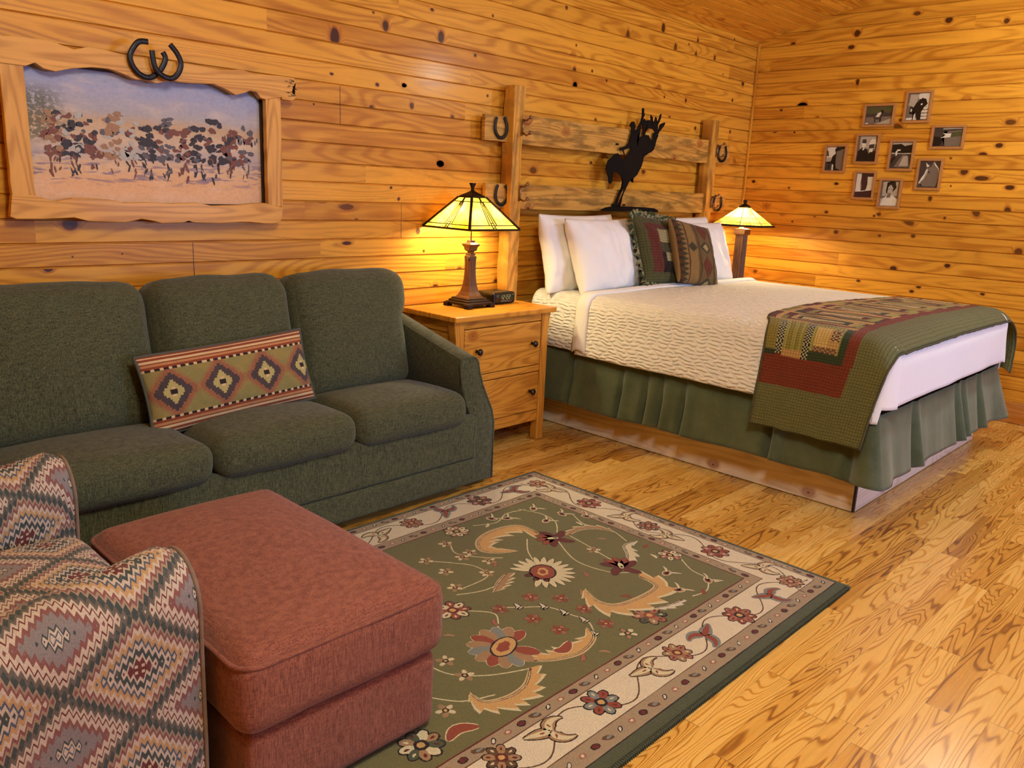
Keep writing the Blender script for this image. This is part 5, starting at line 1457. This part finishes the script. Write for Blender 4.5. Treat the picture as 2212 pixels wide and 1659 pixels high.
# name: centre y, centre z, width, height, label, background, shapes (material, outline in 0..1)
PH = [
 (2.141, 2.072, .180, .215, 'small photograph of a saddled horse beside stacked sacks, topmost on the wall', 2,
  [(3, [(.05, .55), (.35, .5), (.5, .95), (.1, .95)]), (4, [(.62, .55), (1, .5), (1, 1), (.55, 1)]), (4, [(0, 0), (.5, 0), (.45, .1), (0, .1)])] + [(4, [(.66, .05 + k * .12), (.98, .05 + k * .12), (.98, .14 + k * .12), (.68, .13 + k * .12)]) for k in range(4)] + [(0, [(.3, .0), (.42, 0), (.45, .2), (.55, 0), (.68, 0), (.66, .3), (.78, .5), (.9, .6), (.8, .78), (.6, .82), (.5, .7), (.38, .62), (.28, .4), (.35, .3)]), (4, [(.48, .78), (.62, .78), (.60, .98), (.50, .96)]), (0, [(.12, .25), (.3, .22), (.32, .45), (.16, .5)]), (4, [(.17, .33), (.25, .32), (.25, .42), (.19, .44)]), (4, [(.60, .56), (.68, .56), (.68, .62), (.60, .62)]), (4, [(.34, 0), (.44, 0), (.42, .28), (.36, .2)])]),
 (2.400, 2.022, .222, .160, 'small wide photograph of a running pinto horse, uppermost left on the wall', 2,
  [(6, [(0, .5), (1, .55), (1, 1), (0, 1)]), (1, [(0, .4), (1, .45), (1, .62), (0, .6)]), (3, [(.3, 0), (1, .35), (1, 0)]), (1, [(.3, .3), (.5, .28), (.6, .35), (.68, .6), (.75, .65), (.66, .72), (.58, .6), (.4, .55), (.28, .48)]), (4, [(.38, .42), (.52, .40), (.58, .68), (.44, .6)]), (0, [(.58, .6), (.68, .66), (.62, .8), (.56, .78)]), (0, [(.34, .15), (.38, .15), (.4, .3), (.36, .3)]), (0, [(.54, .14), (.58, .14), (.6, .34), (.54, .34)]), (4, [(0, .04), (.12, .04), (.12, .1), (0, .1)])]),
 (1.918, 1.868, .216, .158, 'small wide photograph of a creek running through dark woods', 2,
  [(1, [(0, 0), (.45, 0), (.3, .4), (.35, .8), (1, .85), (1, 1), (0, 1)]), (0, [(0, 0), (.2, 0), (.35, .3), (.25, .5), (0, .55)]), (4, [(.25, .45), (.6, .5), (.62, .68), (.3, .7), (.4, .6)]), (6, [(.6, .5), (1, .55), (1, .8), (.62, .75)]), (3, [(.3, .9), (1, .92), (1, 1), (.3, 1)])]),
 (2.452, 1.792, .172, .214, 'small portrait photograph of a couple in dark clothes, one in a pale hat', 2,
  [(3, [(.1, .5), (.9, .5), (.9, 1), (.1, 1)]), (0, [(0, 0), (1, 0), (1, .38), (.8, .42), (.6, .3), (.5, .5), (.25, .55), (.05, .4)]), (4, [(.22, .58), (.4, .58), (.42, .8), (.22, .8)]), (1, [(.2, .72), (.42, .72), (.4, .86), (.22, .86)]), (4, [(.26, .44), (.36, .46), (.34, .58), (.28, .56)]), (4, [(.62, .36), (.8, .38), (.8, .58), (.64, .58)]), (1, [(.6, .5), (.84, .52), (.86, .7), (.6, .7)]), (4, [(.55, .66), (.95, .68), (.9, .86), (.7, .88)])]),
 (2.205, 1.747, .175, .214, 'small photograph of a lone rider by a haystack under a dark hill', 3,
  [(1, [(0, 0), (1, 0), (1, .55), (0, .55)]), (0, [(0, .6), (1, .58), (1, .92), (.6, .84), (.4, .94), (.1, .88), (0, .9)]), (2, [(.2, .05), (.95, .05), (.85, .5), (.55, .52)]), (3, [(.45, .1), (.9, .1), (.8, .48), (.6, .46)]), (4, [(.2, .5), (.28, .5), (.3, .66), (.22, .66)]), (4, [(.26, .66), (.42, .66), (.42, .72), (.26, .72)]), (0, [(0, .1), (.25, .4), (.15, .45), (0, .3)])]),
 (2.679, 1.721, .172, .206, 'small photograph of a horse tied at a shed wall, leftmost on the wall', 1,
  [(4, [(0, .45), (.5, .5), (.5, 1), (0, 1)]), (3, [(0, .36), (.45, .4), (.45, .55), (0, .55)]), (6, [(0, .6), (.14, .6), (.1, .8), (0, .85)]), (2, [(.55, 0), (1, 0), (1, .92), (.55, .8)]), (0, [(.45, .8), (1, .95), (1, 1), (.45, .9)]), (0, [(0, .35), (.3, .35), (.35, .6), (.5, .7), (.56, .3), (.6, .1), (.9, 0), (.5, 0), (.44, .3), (0, .3)]), (4, [(.36, 0), (.46, 0), (.46, .25), (.38, .25)]), (0, [(.18, .05), (.22, .05), (.24, .35), (.2, .35)])]),
 (2.000, 1.620, .168, .214, 'small photograph of a pale horse head in profile, rightmost of the lower ones', 2,
  [(1, [(0, 0), (1, 0), (1, 1), (0, 1)]), (2, [(.18, .06), (.9, .04), (.98, .5), (.9, .72), (.72, .84), (.55, .78), (.36, .74), (.3, .5), (.16, .25), (.05, .15), (.1, .06)]), (3, [(.3, .5), (.36, .74), (.45, .6), (.28, .32), (.14, .2), (.06, .14), (.12, .28)]), (4, [(.26, .5), (.34, .72), (.40, .68), (.22, .30), (.06, .14), (.04, .2)]), (4, [(.34, .76), (.26, .95), (.42, .84), (.5, .82)]), (2, [(.55, .78), (.64, .98), (.72, .84)]), (4, [(.64, .98), (.72, .84), (.92, .68), (.98, .45), (.94, .7), (.76, .88)]), (0, [(.42, .56), (.5, .56), (.5, .62), (.43, .61)]), (0, [(.1, .08), (.22, .08), (.2, .14), (.1, .14)])]),
 (2.436, 1.534, .160, .206, 'small photograph of a dark horse head between white panels', 4,
  [(5, [(0, 0), (1, 0), (1, .3), (0, .22)]), (5, [(.35, .28), (.6, .3), (.68, .55), (.64, .85), (.64, 1), (.3, 1), (.28, .6), (.3, .4)]), (5, [(.28, .85), (1, .85), (1, 1), (.28, 1)]), (3, [(.28, .3), (.34, .34), (.30, .7), (.26, .6)])]),
 (2.246, 1.482, .162, .212, 'small portrait photograph of a person with dark hair in white, lowest on the wall', 3,
  [(2, [(0, .3), (1, .3), (1, 1), (0, 1)]), (3, [(.1, .4), (.9, .4), (.9, .95), (.1, .95)]), (4, [(.05, 0), (.95, 0), (.92, .3), (.7, .42), (.4, .42), (.15, .3)]), (0, [(.28, .62), (.3, .9), (.5, 1), (.75, .95), (.82, .75), (.7, .6), (.5, .5), (.3, .5)]), (3, [(.36, .52), (.62, .5), (.66, .72), (.52, .84), (.38, .76)]), (2, [(.36, .34), (.56, .34), (.56, .52), (.4, .52)]), (0, [(.42, .66), (.47, .66), (.47, .68), (.42, .68)]), (0, [(.54, .66), (.59, .66), (.59, .68), (.54, .68)])]),
]
for (yc, zc, w, h, lab, bg, shapes) in PH:
    t = empty('photo_frame', (XR - .012, yc, zc), lab, 'picture frame', group='nine small framed photographs on the right wall')
    # local: y' = -horizontal (picture right = -y)
    def Q(a, b, d): return (d, -a, b)
    bm = bmesh.new(); fw = .0165
    for (x0, x1, z0, z1) in ((-w / 2, w / 2, h / 2 - fw, h / 2), (-w / 2, w / 2, -h / 2, -h / 2 + fw), (-w / 2, -w / 2 + fw, -h / 2 + fw, h / 2 - fw), (w / 2 - fw, w / 2, -h / 2 + fw, h / 2 - fw)):
        box(bm, -.010, .010, -x1, -x0, z0, z1, 0)
    for (x0, x1, z0, z1) in ((-w / 2 + .004, w / 2 - .004, h / 2 - fw - .003, h / 2 - fw + .001), (-w / 2 + .004, w / 2 - .004, -h / 2 + fw - .001, -h / 2 + fw + .003), (-w / 2 + fw - .001, -w / 2 + fw + .003, -h / 2 + fw, h / 2 - fw), (w / 2 - fw - .003, w / 2 - fw + .001, -h / 2 + fw, h / 2 - fw)):
        box(bm, -.006, .008, -x1, -x0, z0, z1, 1)
    link('frame', bm, [M_fr, M_fr2], t, smooth=False, bevel=.0015)
    bm = bmesh.new(); iw, ih = w - 2 * fw, h - 2 * fw
    box(bm, .002, .009, -iw / 2, iw / 2, -ih / 2, ih / 2, bg)
    for L, (m, pts) in enumerate(shapes):
        # refine and roughen each outline
        P2 = []
        for i in range(len(pts)):
            a, b = pts[i], pts[(i + 1) % len(pts)]
            for k in range(5):
                u_ = a[0] + (b[0] - a[0]) * k / 5; v_ = a[1] + (b[1] - a[1]) * k / 5
                P2.append((min(1, max(0, u_ + .022 * nz(u_ * 9, v_ * 9, L + yc))), min(1, max(0, v_ + .02 * nz(u_ * 9, v_ * 9, L + 7 + zc)))))
        vs = [bm.verts.new((.0018 - .0001 * L, -((u_ - .5) * iw), (v_ - .5) * ih)) for u_, v_ in P2]
        f = bm.faces.new(vs); f.material_index = m
    bmesh.ops.triangulate(bm, faces=[f for f in bm.faces if len(f.verts) > 4])
    link('photograph', bm, PM, t, smooth=False)

# ------------------------------------------------------------------ rug
RX0, RX1, RY0, RY1 = .46, 2.905, .985, 2.602
C = dict(green=rgb(122, 118, 72), dgreen=rgb(88, 94, 68), cream=rgb(238, 224, 192), taupe=rgb(178, 156, 124), mar=rgb(112, 44, 34), rust=rgb(160, 78, 52), rose=rgb(178, 112, 86), gold=rgb(222, 176, 108), pale=rgb(232, 220, 176), dark=rgb(44, 34, 30), blue=rgb(140, 146, 138), brown=rgb(110, 78, 50), white=rgb(228, 220, 196), tan=rgb(180, 142, 100))
def pile():
    n = NT('cut_wool_pile')
    base = n.attr('Col')['Color']
    f = n.noise(n.co(), 260, 4, .7); g = n.noise(n.co(), 38, 3, .6)
    vo = n.voro(n.co(), 260., 1., 'F1', '3D')['Distance']
    col = n.mix(n.mul(n.ss(.35, .7, f), .35), base, n.mix(1., base, (.4, .36, .3, 1), 'MULTIPLY'))
    col = n.mix(n.mul(g, .22), col, n.mix(1., col, (.55, .5, .45, 1), 'MULTIPLY'))
    n.set(color=col, rough=1., spec=.05, sheen=.15); n.bump(n.add(f, n.mul(vo, .6), n.mul(g, .8)), .8, .004)
    return n.mat
rbm = bmesh.new(); rcl = rbm.loops.layers.float_color.new('Col')
def rpoly(pts, c, layer, jag=.0012, step=.006):
    P2 = []
    for i in range(len(pts)):
        a, b = pts[i], pts[(i + 1) % len(pts)]
        L = math.dist(a, b); k = max(1, min(40, int(L / step)))
        for j in range(k):
            x, y = a[0] + (b[0] - a[0]) * j / k, a[1] + (b[1] - a[1]) * j / k
            P2.append((min(RX1 - .004, max(RX0 + .004, x + random.uniform(-jag, jag))), min(RY1 - .004, max(RY0 + .004, y + random.uniform(-jag, jag)))))
    if len(P2) < 3: return
    try: f = rbm.faces.new([rbm.verts.new((x, y, RUGT + .00012 * layer)) for x, y in P2])
    except ValueError: return
    for lp in f.loops: lp[rcl] = C[c] if isinstance(c, str) else c
    if f.normal.z < 0: pass
def rrect(x0, x1, y0, y1, c, layer, jag=.0008): rpoly([(x0, y0), (x1, y0), (x1, y1), (x0, y1)], c, layer, jag, .02)
def strip(pts, w, c, layer, jag=.0007):
    """ribbon along pts; w number or list"""
    n = len(pts)
    Lf, Rt = [], []
    for i, p in enumerate(pts):
        a, b = pts[max(0, i - 1)], pts[min(n - 1, i + 1)]
        dx, dy = b[0] - a[0], b[1] - a[1]; L = math.hypot(dx, dy) or 1
        ww = (w[i] if isinstance(w, list) else w) / 2
        Lf.append((p[0] - dy / L * ww, p[1] + dx / L * ww)); Rt.append((p[0] + dy / L * ww, p[1] - dx / L * ww))
    rpoly(Lf + Rt[::-1], c, layer, jag, .005)
def ell(cx, cy, rx, ry, rot, c, layer, N=18, jag=.0014):
    rpoly([(cx + rx * math.cos(a) * math.cos(rot) - ry * math.sin(a) * math.sin(rot), cy + rx * math.cos(a) * math.sin(rot) + ry * math.sin(a) * math.cos(rot)) for a in [2 * math.pi * i / N for i in range(N)]], c, layer, jag, .01)
def flower(cx, cy, r, rot, cols=('rose', 'tan'), np_=8, cen='dark', layer=5, out='dark'):
    for i in range(np_):
        a = rot + 2 * math.pi * i / np_
        px, py = cx + r * .62 * math.cos(a), cy + r * .62 * math.sin(a)
        ell(px, py, r * .42, r * .29, a, out, layer)
    for i in range(np_):
        a = rot + 2 * math.pi * i / np_
        px, py = cx + r * .60 * math.cos(a), cy + r * .60 * math.sin(a)
        ell(px, py, r * .36, r * .235, a, cols[i % len(cols)], layer + 1 + .1 * i)
        if r > .035: ell(cx + r * .66 * math.cos(a), cy + r * .66 * math.sin(a), r * .13, r * .06, a, 'pale' if i % 2 else 'mar', layer + 3)
    ell(cx, cy, r * .33, r * .33, 0, cen, layer + 3); ell(cx, cy, r * .18, r * .18, 0, 'gold' if cen != 'gold' else 'mar', layer + 4)
def leaf(path, w, c, layer, out='dark', ow=.004, vein=None, serr=0., side=1):
    P = cr(path)
    n = len(P)
    W_ = [w * math.sin(math.pi * min(1, (i / (n - 1)) * .96 + .04)) ** .8 for i in range(n)]
    if serr:
        W2 = [x * (1 + serr * (1 if (i // 2) % 2 else -1) * .5) for i, x in enumerate(W_)]
    else: W2 = W_
    strip(P, [x + ow * 2 for x in W2], out, layer)
    strip(P, W2, c, layer + 1)
    if vein: strip(P[1:-1], .004, vein, layer + 2)
def paisley(cx, cy, r, rot, cols=('tan', 'pale'), out='dark', layer=5):
    """three curling teardrops springing from one point"""
    for (da, s, bend) in ((0, 1.15, .0), (1.9, .9, .9), (-1.9, .9, -.9)):
        a = rot + da * .62
        P = []
        for i in range(8):
            t = i / 7
            aa = a + bend * t * 1.5
            P.append((cx - r * .45 * math.cos(rot) + r * s * t * 1.25 * math.cos(aa), cy - r * .45 * math.sin(rot) + r * s * t * 1.25 * math.sin(aa)))
        n = len(cr(P))
        Pc = cr(P)
        W_ = [r * .72 * math.sin(math.pi * (i / (n - 1)) ** .75) ** .7 * (1 - .35 * i / (n - 1)) for i in range(n)]
        strip(Pc, [x + .0075 for x in W_], out, layer)
        strip(Pc, [max(.001, x) for x in W_], cols[0], layer + 1)
        strip(Pc[2:-3], [max(.001, x * .55) for x in W_[2:-3]], cols[1], layer + 2)
        k = n // 3; ell(Pc[k][0], Pc[k][1], r * .13, r * .05, a, 'rust', layer + 3)
def acanthus(path, w, layer, side=1, c='gold', rim='pale', spine='brown', nt=9):
    """scroll leaf with pointed lobes on one side"""
    P = cr(path, 8); n = len(P)
    def nrm(i):
        a, b = P[max(0, i - 1)], P[min(n - 1, i + 1)]; dx, dy = b[0] - a[0], b[1] - a[1]; L = math.hypot(dx, dy) or 1
        return (-dy / L * side, dx / L * side), (dx / L, dy / L)
    for ww, cc, ly in ((1.0, rim, layer), (.78, c, layer + 1)):
        z = RUGT + .00012 * ly
        prev = None
        for i in range(n):
            f = i / (n - 1); (nx, ny), (tx, ty) = nrm(i)
            env = math.sin(math.pi * min(1, f * .88 + .1)) ** .7
            tooth = (f * nt) % 1
            hh = w * env * (.42 + .58 * (1 - tooth)) * ww
            k = (nx * hh - tx * w * .30 * (1 - tooth), ny * hh - ty * w * .30 * (1 - tooth))
            cur = (rbm.verts.new((P[i][0] - nx * w * .15 * ww * env, P[i][1] - ny * w * .15 * ww * env, z)), rbm.verts.new((P[i][0] + k[0], P[i][1] + k[1], z + .00001 * i)))
            if prev:
                fc = rbm.faces.new((prev[0], cur[0], cur[1], prev[1]))
                for lp in fc.loops: lp[rcl] = C[cc]
            prev = cur
    strip(P, .008, spine, layer + 2); strip([(p[0] , p[1]) for p in P[2:]], .003, rim, layer + 3)
# bands
box(rbm, RX0, RX1, RY0, RY1, .0005, RUGT - .0005)
for f in rbm.faces:
    for lp in f.loops: lp[rcl] = C['dgreen']
rrect(RX0 + .002, RX1 - .002, RY0 + .002, RY1 - .002, 'dgreen', 0)
rrect(RX0 + .03, RX1 - .014, 1.034, RY1 - .014, 'dark', 1)
rrect(RX0 + .033, RX1 - .017, 1.038, RY1 - .017, 'taupe', 2)
rrect(RX0 + .08, 2.850, 1.100, 2.545, 'brown', 2.3); rrect(RX0 + .083, 2.847, 1.103, 2.542, 'cream', 2.6)
rrect(RX0 + .26, 2.705, 1.236, 2.408, 'brown', 3); rrect(RX0 + .263, 2.701, 1.240, 2.404, 'taupe', 3.3)
rrect(RX0 + .31, 2.655, 1.284, 2.352, 'mar', 3.6); rrect(RX0 + .316, 2.650, 1.289, 2.347, 'green', 4)
# little motifs in the two taupe guard bands
def guard(x0, y0, x1, y1):
    L = math.hypot(x1 - x0, y1 - y0); k = int(L / .052); a = math.atan2(y1 - y0, x1 - x0)
    for i in range(k):
        x, y = x0 + (x1 - x0) * (i + .5) / k, y0 + (y1 - y0) * (i + .5) / k
        m = i % 4
        if m == 0: ell(x, y, .016, .011, a, 'dark', 5, 10); ell(x, y, .012, .008, a, 'mar', 6, 10)
        elif m == 2: ell(x, y, .014, .007, a + .7, 'dark', 5, 10); ell(x, y, .010, .004, a + .7, 'white', 6, 10)
        elif m == 1: ell(x, y, .020, .010, a - .4, 'brown', 5, 10); ell(x + .004, y, .012, .005, a, 'blue', 6, 10)
        else: ell(x, y, .013, .009, a, 'rose', 5, 10); ell(x, y, .007, .005, a, 'white', 6, 8)
for g in ((.62, 1.069, 2.88, 1.069), (2.868, 1.10, 2.868, 2.56), (2.86, 2.564, .6, 2.564), (.75, 1.262, 2.66, 1.262), (2.678, 1.27, 2.678, 2.39), (2.66, 2.378, .75, 2.378)): guard(*g)
# vine lines in the cream border
def vine(pts, w=.006, c='brown', layer=5): strip(cr(pts, 10), w, c, layer, .0006)
for i in range(12):
    x = 2.83 - i * .185
    for yc_, am in ((1.17, .052), (2.476, .052)):
        vine([(x - .185 * q / 8, yc_ + (am if i % 2 else -am) * math.cos(math.pi * q / 8)) for q in range(9)], .0045)
for i in range(8):
    y = 2.52 - i * .18
    vine([(2.774 + (.052 if i % 2 else -.052) * math.cos(math.pi * q / 8), y - .18 * q / 8) for q in range(9)], .0045)
pal = [('rose', 'tan'), ('rust', 'rose'), ('rose', 'brown'), ('rust', 'rose'), ('tan', 'rose'), ('rose', 'rust'), ('rose', 'tan'), ('rust', 'blue'), ('tan', 'brown'), ('brown', 'rose'), ('tan', 'rust')]
for i, (x, y) in enumerate(RM['fl']): flower(x, y, .058 if i % 2 == 1 else .050, i * .3, pal[i], cen='dark' if i % 2 else 'mar')
prot = [-1.2, 2.4, -1.4, 2.2, 2.6, .4, 2.9, 2.8, 2.9, -2.2, .3]
for i, (x, y) in enumerate(RM['pais']):
    if i in (4, 5, 8, 9): paisley(x, y, .060, prot[i], ('blue', 'rust'), 'blue')
    else: paisley(x, y, .060, prot[i], ('tan', 'pale'), 'dark')
flower(.92, 1.18, .052, .4); flower(1.62, 2.486, .05, .2); flower(1.22, 2.486, .05, .2)
# field: vines
tv = dict(c='pale', w=.005, layer=5)
vine([(2.48, 2.30), (2.52, 2.20), (2.50, 2.10), (2.42, 2.02)], **tv)
vine([(2.44, 1.97), (2.42, 1.85), (2.40, 1.76), (2.39, 1.70)], **tv)
vine([(2.28, 2.06), (2.20, 1.98), (2.15, 1.90)], **tv)
vine([(1.84, 2.17), (1.90, 2.10), (1.95, 2.02), (1.93, 1.93), (1.80, 1.92)], **tv)
vine([(2.02, 2.24), (1.97, 2.15), (2.02, 2.06), (2.08, 2.00)], **tv)
vine([(1.75, 1.90), (1.85, 1.86), (1.98, 1.86)], **tv)
vine([(1.70, 1.80), (1.76, 1.72), (1.70, 1.64), (1.66, 1.58)], **tv)
vine([(1.80, 1.74), (1.86, 1.69), (1.93, 1.63), (1.95, 1.55), (1.96, 1.48), (1.92, 1.42)], **tv)
vine([(2.62, 1.55), (2.56, 1.46), (2.54, 1.38), (2.46, 1.33), (2.38, 1.34)], **tv)
vine([(1.62, 1.42), (1.50, 1.48), (1.42, 1.56), (1.40, 1.65)], **tv)
vine([(1.45, 1.40), (1.36, 1.44), (1.30, 1.52)], **tv)
# scroll leaves
acanthus(RM['leafA'], .095, 6, side=1)
acanthus(RM['leafB'], .095, 6, side=1)
acanthus(RM['leafD'], .075, 6, side=1)
acanthus(RM['leafE'], .075, 6, side=1)
acanthus([(2.42, 1.66), (2.48, 1.70), (2.54, 1.76), (2.62, 1.75)], .05, 6, side=-1, c='pale', rim='white', spine='dark', nt=6)
acanthus([(2.44, 1.97), (2.52, 1.975), (2.59, 1.93), (2.61, 1.86)], .045, 6, side=1, c='tan', rim='pale', nt=6)
acanthus([(2.00, 1.90), (1.93, 1.87), (1.86, 1.83)], .06, 6, side=1, c='tan', rim='pale', nt=5)
acanthus([(2.33, 1.35), (2.26, 1.36), (2.20, 1.38)], .03, 6, side=1, c='white', rim='white', nt=4)
for i, (x, y, a) in enumerate(((2.25, 2.26, .3), (2.33, 2.14, 2.), (1.72, 2.26, 1.), (1.62, 2.10, .2), (1.70, 2.00, 2.2), (2.22, 1.70, 4.), (2.10, 1.62, .5), (2.20, 1.50, 1.9), (2.57, 2.02, 1.2), (2.60, 1.92, .2), (2.52, 1.86, 2.), (2.60, 1.70, 3.), (2.55, 1.62, 1.), (2.02, 1.98, .6), (1.56, 1.72, 2.), (1.50, 1.90, .4), (1.62, 1.95, 1.4), (1.78, 1.35, .3), (1.86, 1.33, 2.), (2.44, 1.33, .4), (2.56, 1.34, 2.4), (1.72, 1.68, 4.))):
    leaf([(x - .02 * math.cos(a), y - .02 * math.sin(a)), (x, y), (x + .024 * math.cos(a + .5), y + .024 * math.sin(a + .5))], .014, ('pale', 'rose', 'tan', 'rust')[i % 4], 5, out='brown' if i % 2 else 'dgreen', ow=.0018)
vine([(2.36, 1.96), (2.28, 1.80), (2.30, 1.66), (2.36, 1.60)], **tv); vine([(2.62, 2.10), (2.58, 2.0), (2.62, 1.9), (2.58, 1.78)], **tv)
vine([(1.55, 2.2), (1.50, 2.05), (1.56, 1.92), (1.66, 1.84)], **tv); vine([(2.2, 2.3), (2.3, 2.26), (2.4, 2.3), (2.5, 2.28)], **tv)
def lily(cx, cy, r, rot, c='rust', c2='mar'):
    for da in (-1.1, -.55, 0, .55, 1.1, 2.4, -2.4):
        a = rot + da
        P = [(cx, cy), (cx + r * .5 * math.cos(a), cy + r * .5 * math.sin(a)), (cx + r * math.cos(a + .15), cy + r * math.sin(a + .15))]
        leaf(P, r * .40, c if abs(da) < 1 else c2, 8, out='dark', ow=.002)
    ell(cx + r * .12 * math.cos(rot), cy + r * .12 * math.sin(rot), r * .30, r * .12, rot, 'pale', 11); ell(cx, cy, r * .1, r * .06, rot, 'dark', 12)
lily(2.374, 1.99, .085, 2.6); lily(2.372, 1.65, .085, .9)
# sunburst
sx_, sy_ = RM['sun'][0]
for i in range(17):
    a = -2.6 + i * .30
    P = [(sx_ + .045 * math.cos(a), sy_ + .045 * math.sin(a)), (sx_ + .085 * math.cos(a), sy_ + .085 * math.sin(a)), (sx_ + .125 * math.cos(a), sy_ + .125 * math.sin(a))]
    leaf(P, .024, 'pale', 6, out='dark', ow=.0025)
ell(sx_, sy_, .062, .052, .8, 'dark', 8); ell(sx_, sy_, .055, .045, .8, 'rust', 9); ell(sx_, sy_, .030, .022, .8, 'gold', 10, jag=.004); ell(sx_, sy_, .018, .012, .8, 'rust', 11)
for a in (2.9, 3.5, 4.1): leaf([(sx_ + .03 * math.cos(a), sy_ + .03 * math.sin(a)), (sx_ + .08 * math.cos(a), sy_ + .08 * math.sin(a))] , .02, 'mar', 7)
# palmette
px_, py_ = RM['palm'][0]
for i in range(13):
    a = .2 + i * .42
    leaf([(px_ + .03 * math.cos(a), py_ + .03 * math.sin(a)), (px_ + .08 * math.cos(a), py_ + .08 * math.sin(a)), (px_ + .118 * math.cos(a), py_ + .118 * math.sin(a))], .044, ('rust', 'tan', 'blue', 'tan')[i % 4], 6 + .1 * i, out='pale', ow=.0025)
ell(px_, py_, .062, .040, .4, 'dark', 9); ell(px_, py_, .056, .034, .4, 'gold', 10); ell(px_, py_, .034, .018, .4, 'rust', 11, jag=.004)
for (x, y) in RM['buds']:
    ell(x, y, .026, .017, x * 9, 'pale', 6); ell(x, y, .020, .012, x * 9, 'rust', 7); ell(x, y, .010, .007, 0, 'dark', 8)
    leaf([(x, y), (x + .025, y + .02), (x + .04, y + .045)], .010, 'pale', 7, ow=.0015); leaf([(x, y), (x + .025, y - .02), (x + .04, y - .045)], .010, 'pale', 7, ow=.0015)
for (x, y) in RM['cream']:
    flower(x, y, .030, x * 5, ('pale', 'khaki' if 'khaki' in C else 'tan'), 5, 'dark', 6, out='tan')
for (x, y) in RM['pink']: flower(x, y, .031, x * 7, ('rose', 'rust'), 6, 'mar', 6, out='brown')
for (x, y) in RM['white']: leaf([(x - .018, y - .008), (x, y), (x + .006, y + .026)], .013, 'white', 7); leaf([(x - .018, y - .008), (x + .014, y - .01)], .009, 'pale', 7)
flower(1.67, 1.829, .062, .3, ('pale', 'rust'), 8, 'mar', 6)
flower(2.15, 1.365, .062, .2, ('rose', 'dgreen', 'tan'), 8, 'rust', 6); flower(2.605, 1.585, .050, .2, ('pale', 'rose'), 7, 'dark', 6); flower(2.0, 1.345, .034, .2, ('pale', 'tan'), 5, 'dark', 6)
flower(2.109, 2.30, .055, .2, ('pale', 'tan'), 9, 'dark', 6); flower(1.16, 1.375, .062, .1, ('tan', 'pale', 'dgreen'), 9, 'dark', 6)
leaf([(1.32, 1.33), (1.27, 1.36), (1.22, 1.34)], .035, 'rust', 7, out='pale'); leaf([(1.82, 1.44), (1.77, 1.42), (1.74, 1.44)], .034, 'rust', 10, out='pale')
flower(1.39, 1.66, .04, .2, ('pale', 'rose'), 6, 'dark', 6); flower(1.36, 1.88, .06, .2, ('rose', 'tan'), 8, 'dark', 6)
bmesh.ops.triangulate(rbm, faces=[f for f in rbm.faces if len(f.verts) > 4])
# keep every face looking up
for f in rbm.faces:
    if len(f.verts) == 3 and f.normal.z < 0: f.normal_flip()
me = bpy.data.meshes.new('rug'); rbm.to_mesh(me); rbm.free(); me.materials.append(pile())
rug = bpy.data.objects.new('area_rug', me); COL.objects.link(rug)
tag(rug, 'olive and cream floral wool rug between the sofa and the bed', 'rug')
# overcast stitches along the front edge
bm = bmesh.new()
k = 0
x = 1.0
while x < RX1 - .01:
    tube(bm, [(x, RY0 + .012, RUGT + .001), (x + .001, RY0 - .001, RUGT - .002), (x + .002, RY0 - .002, .002)], .0022, 5, cap=False); x += .0085
link('edge_stitching', bm, plain('dark_green_yarn', rgb(58, 62, 44), .95), rug)
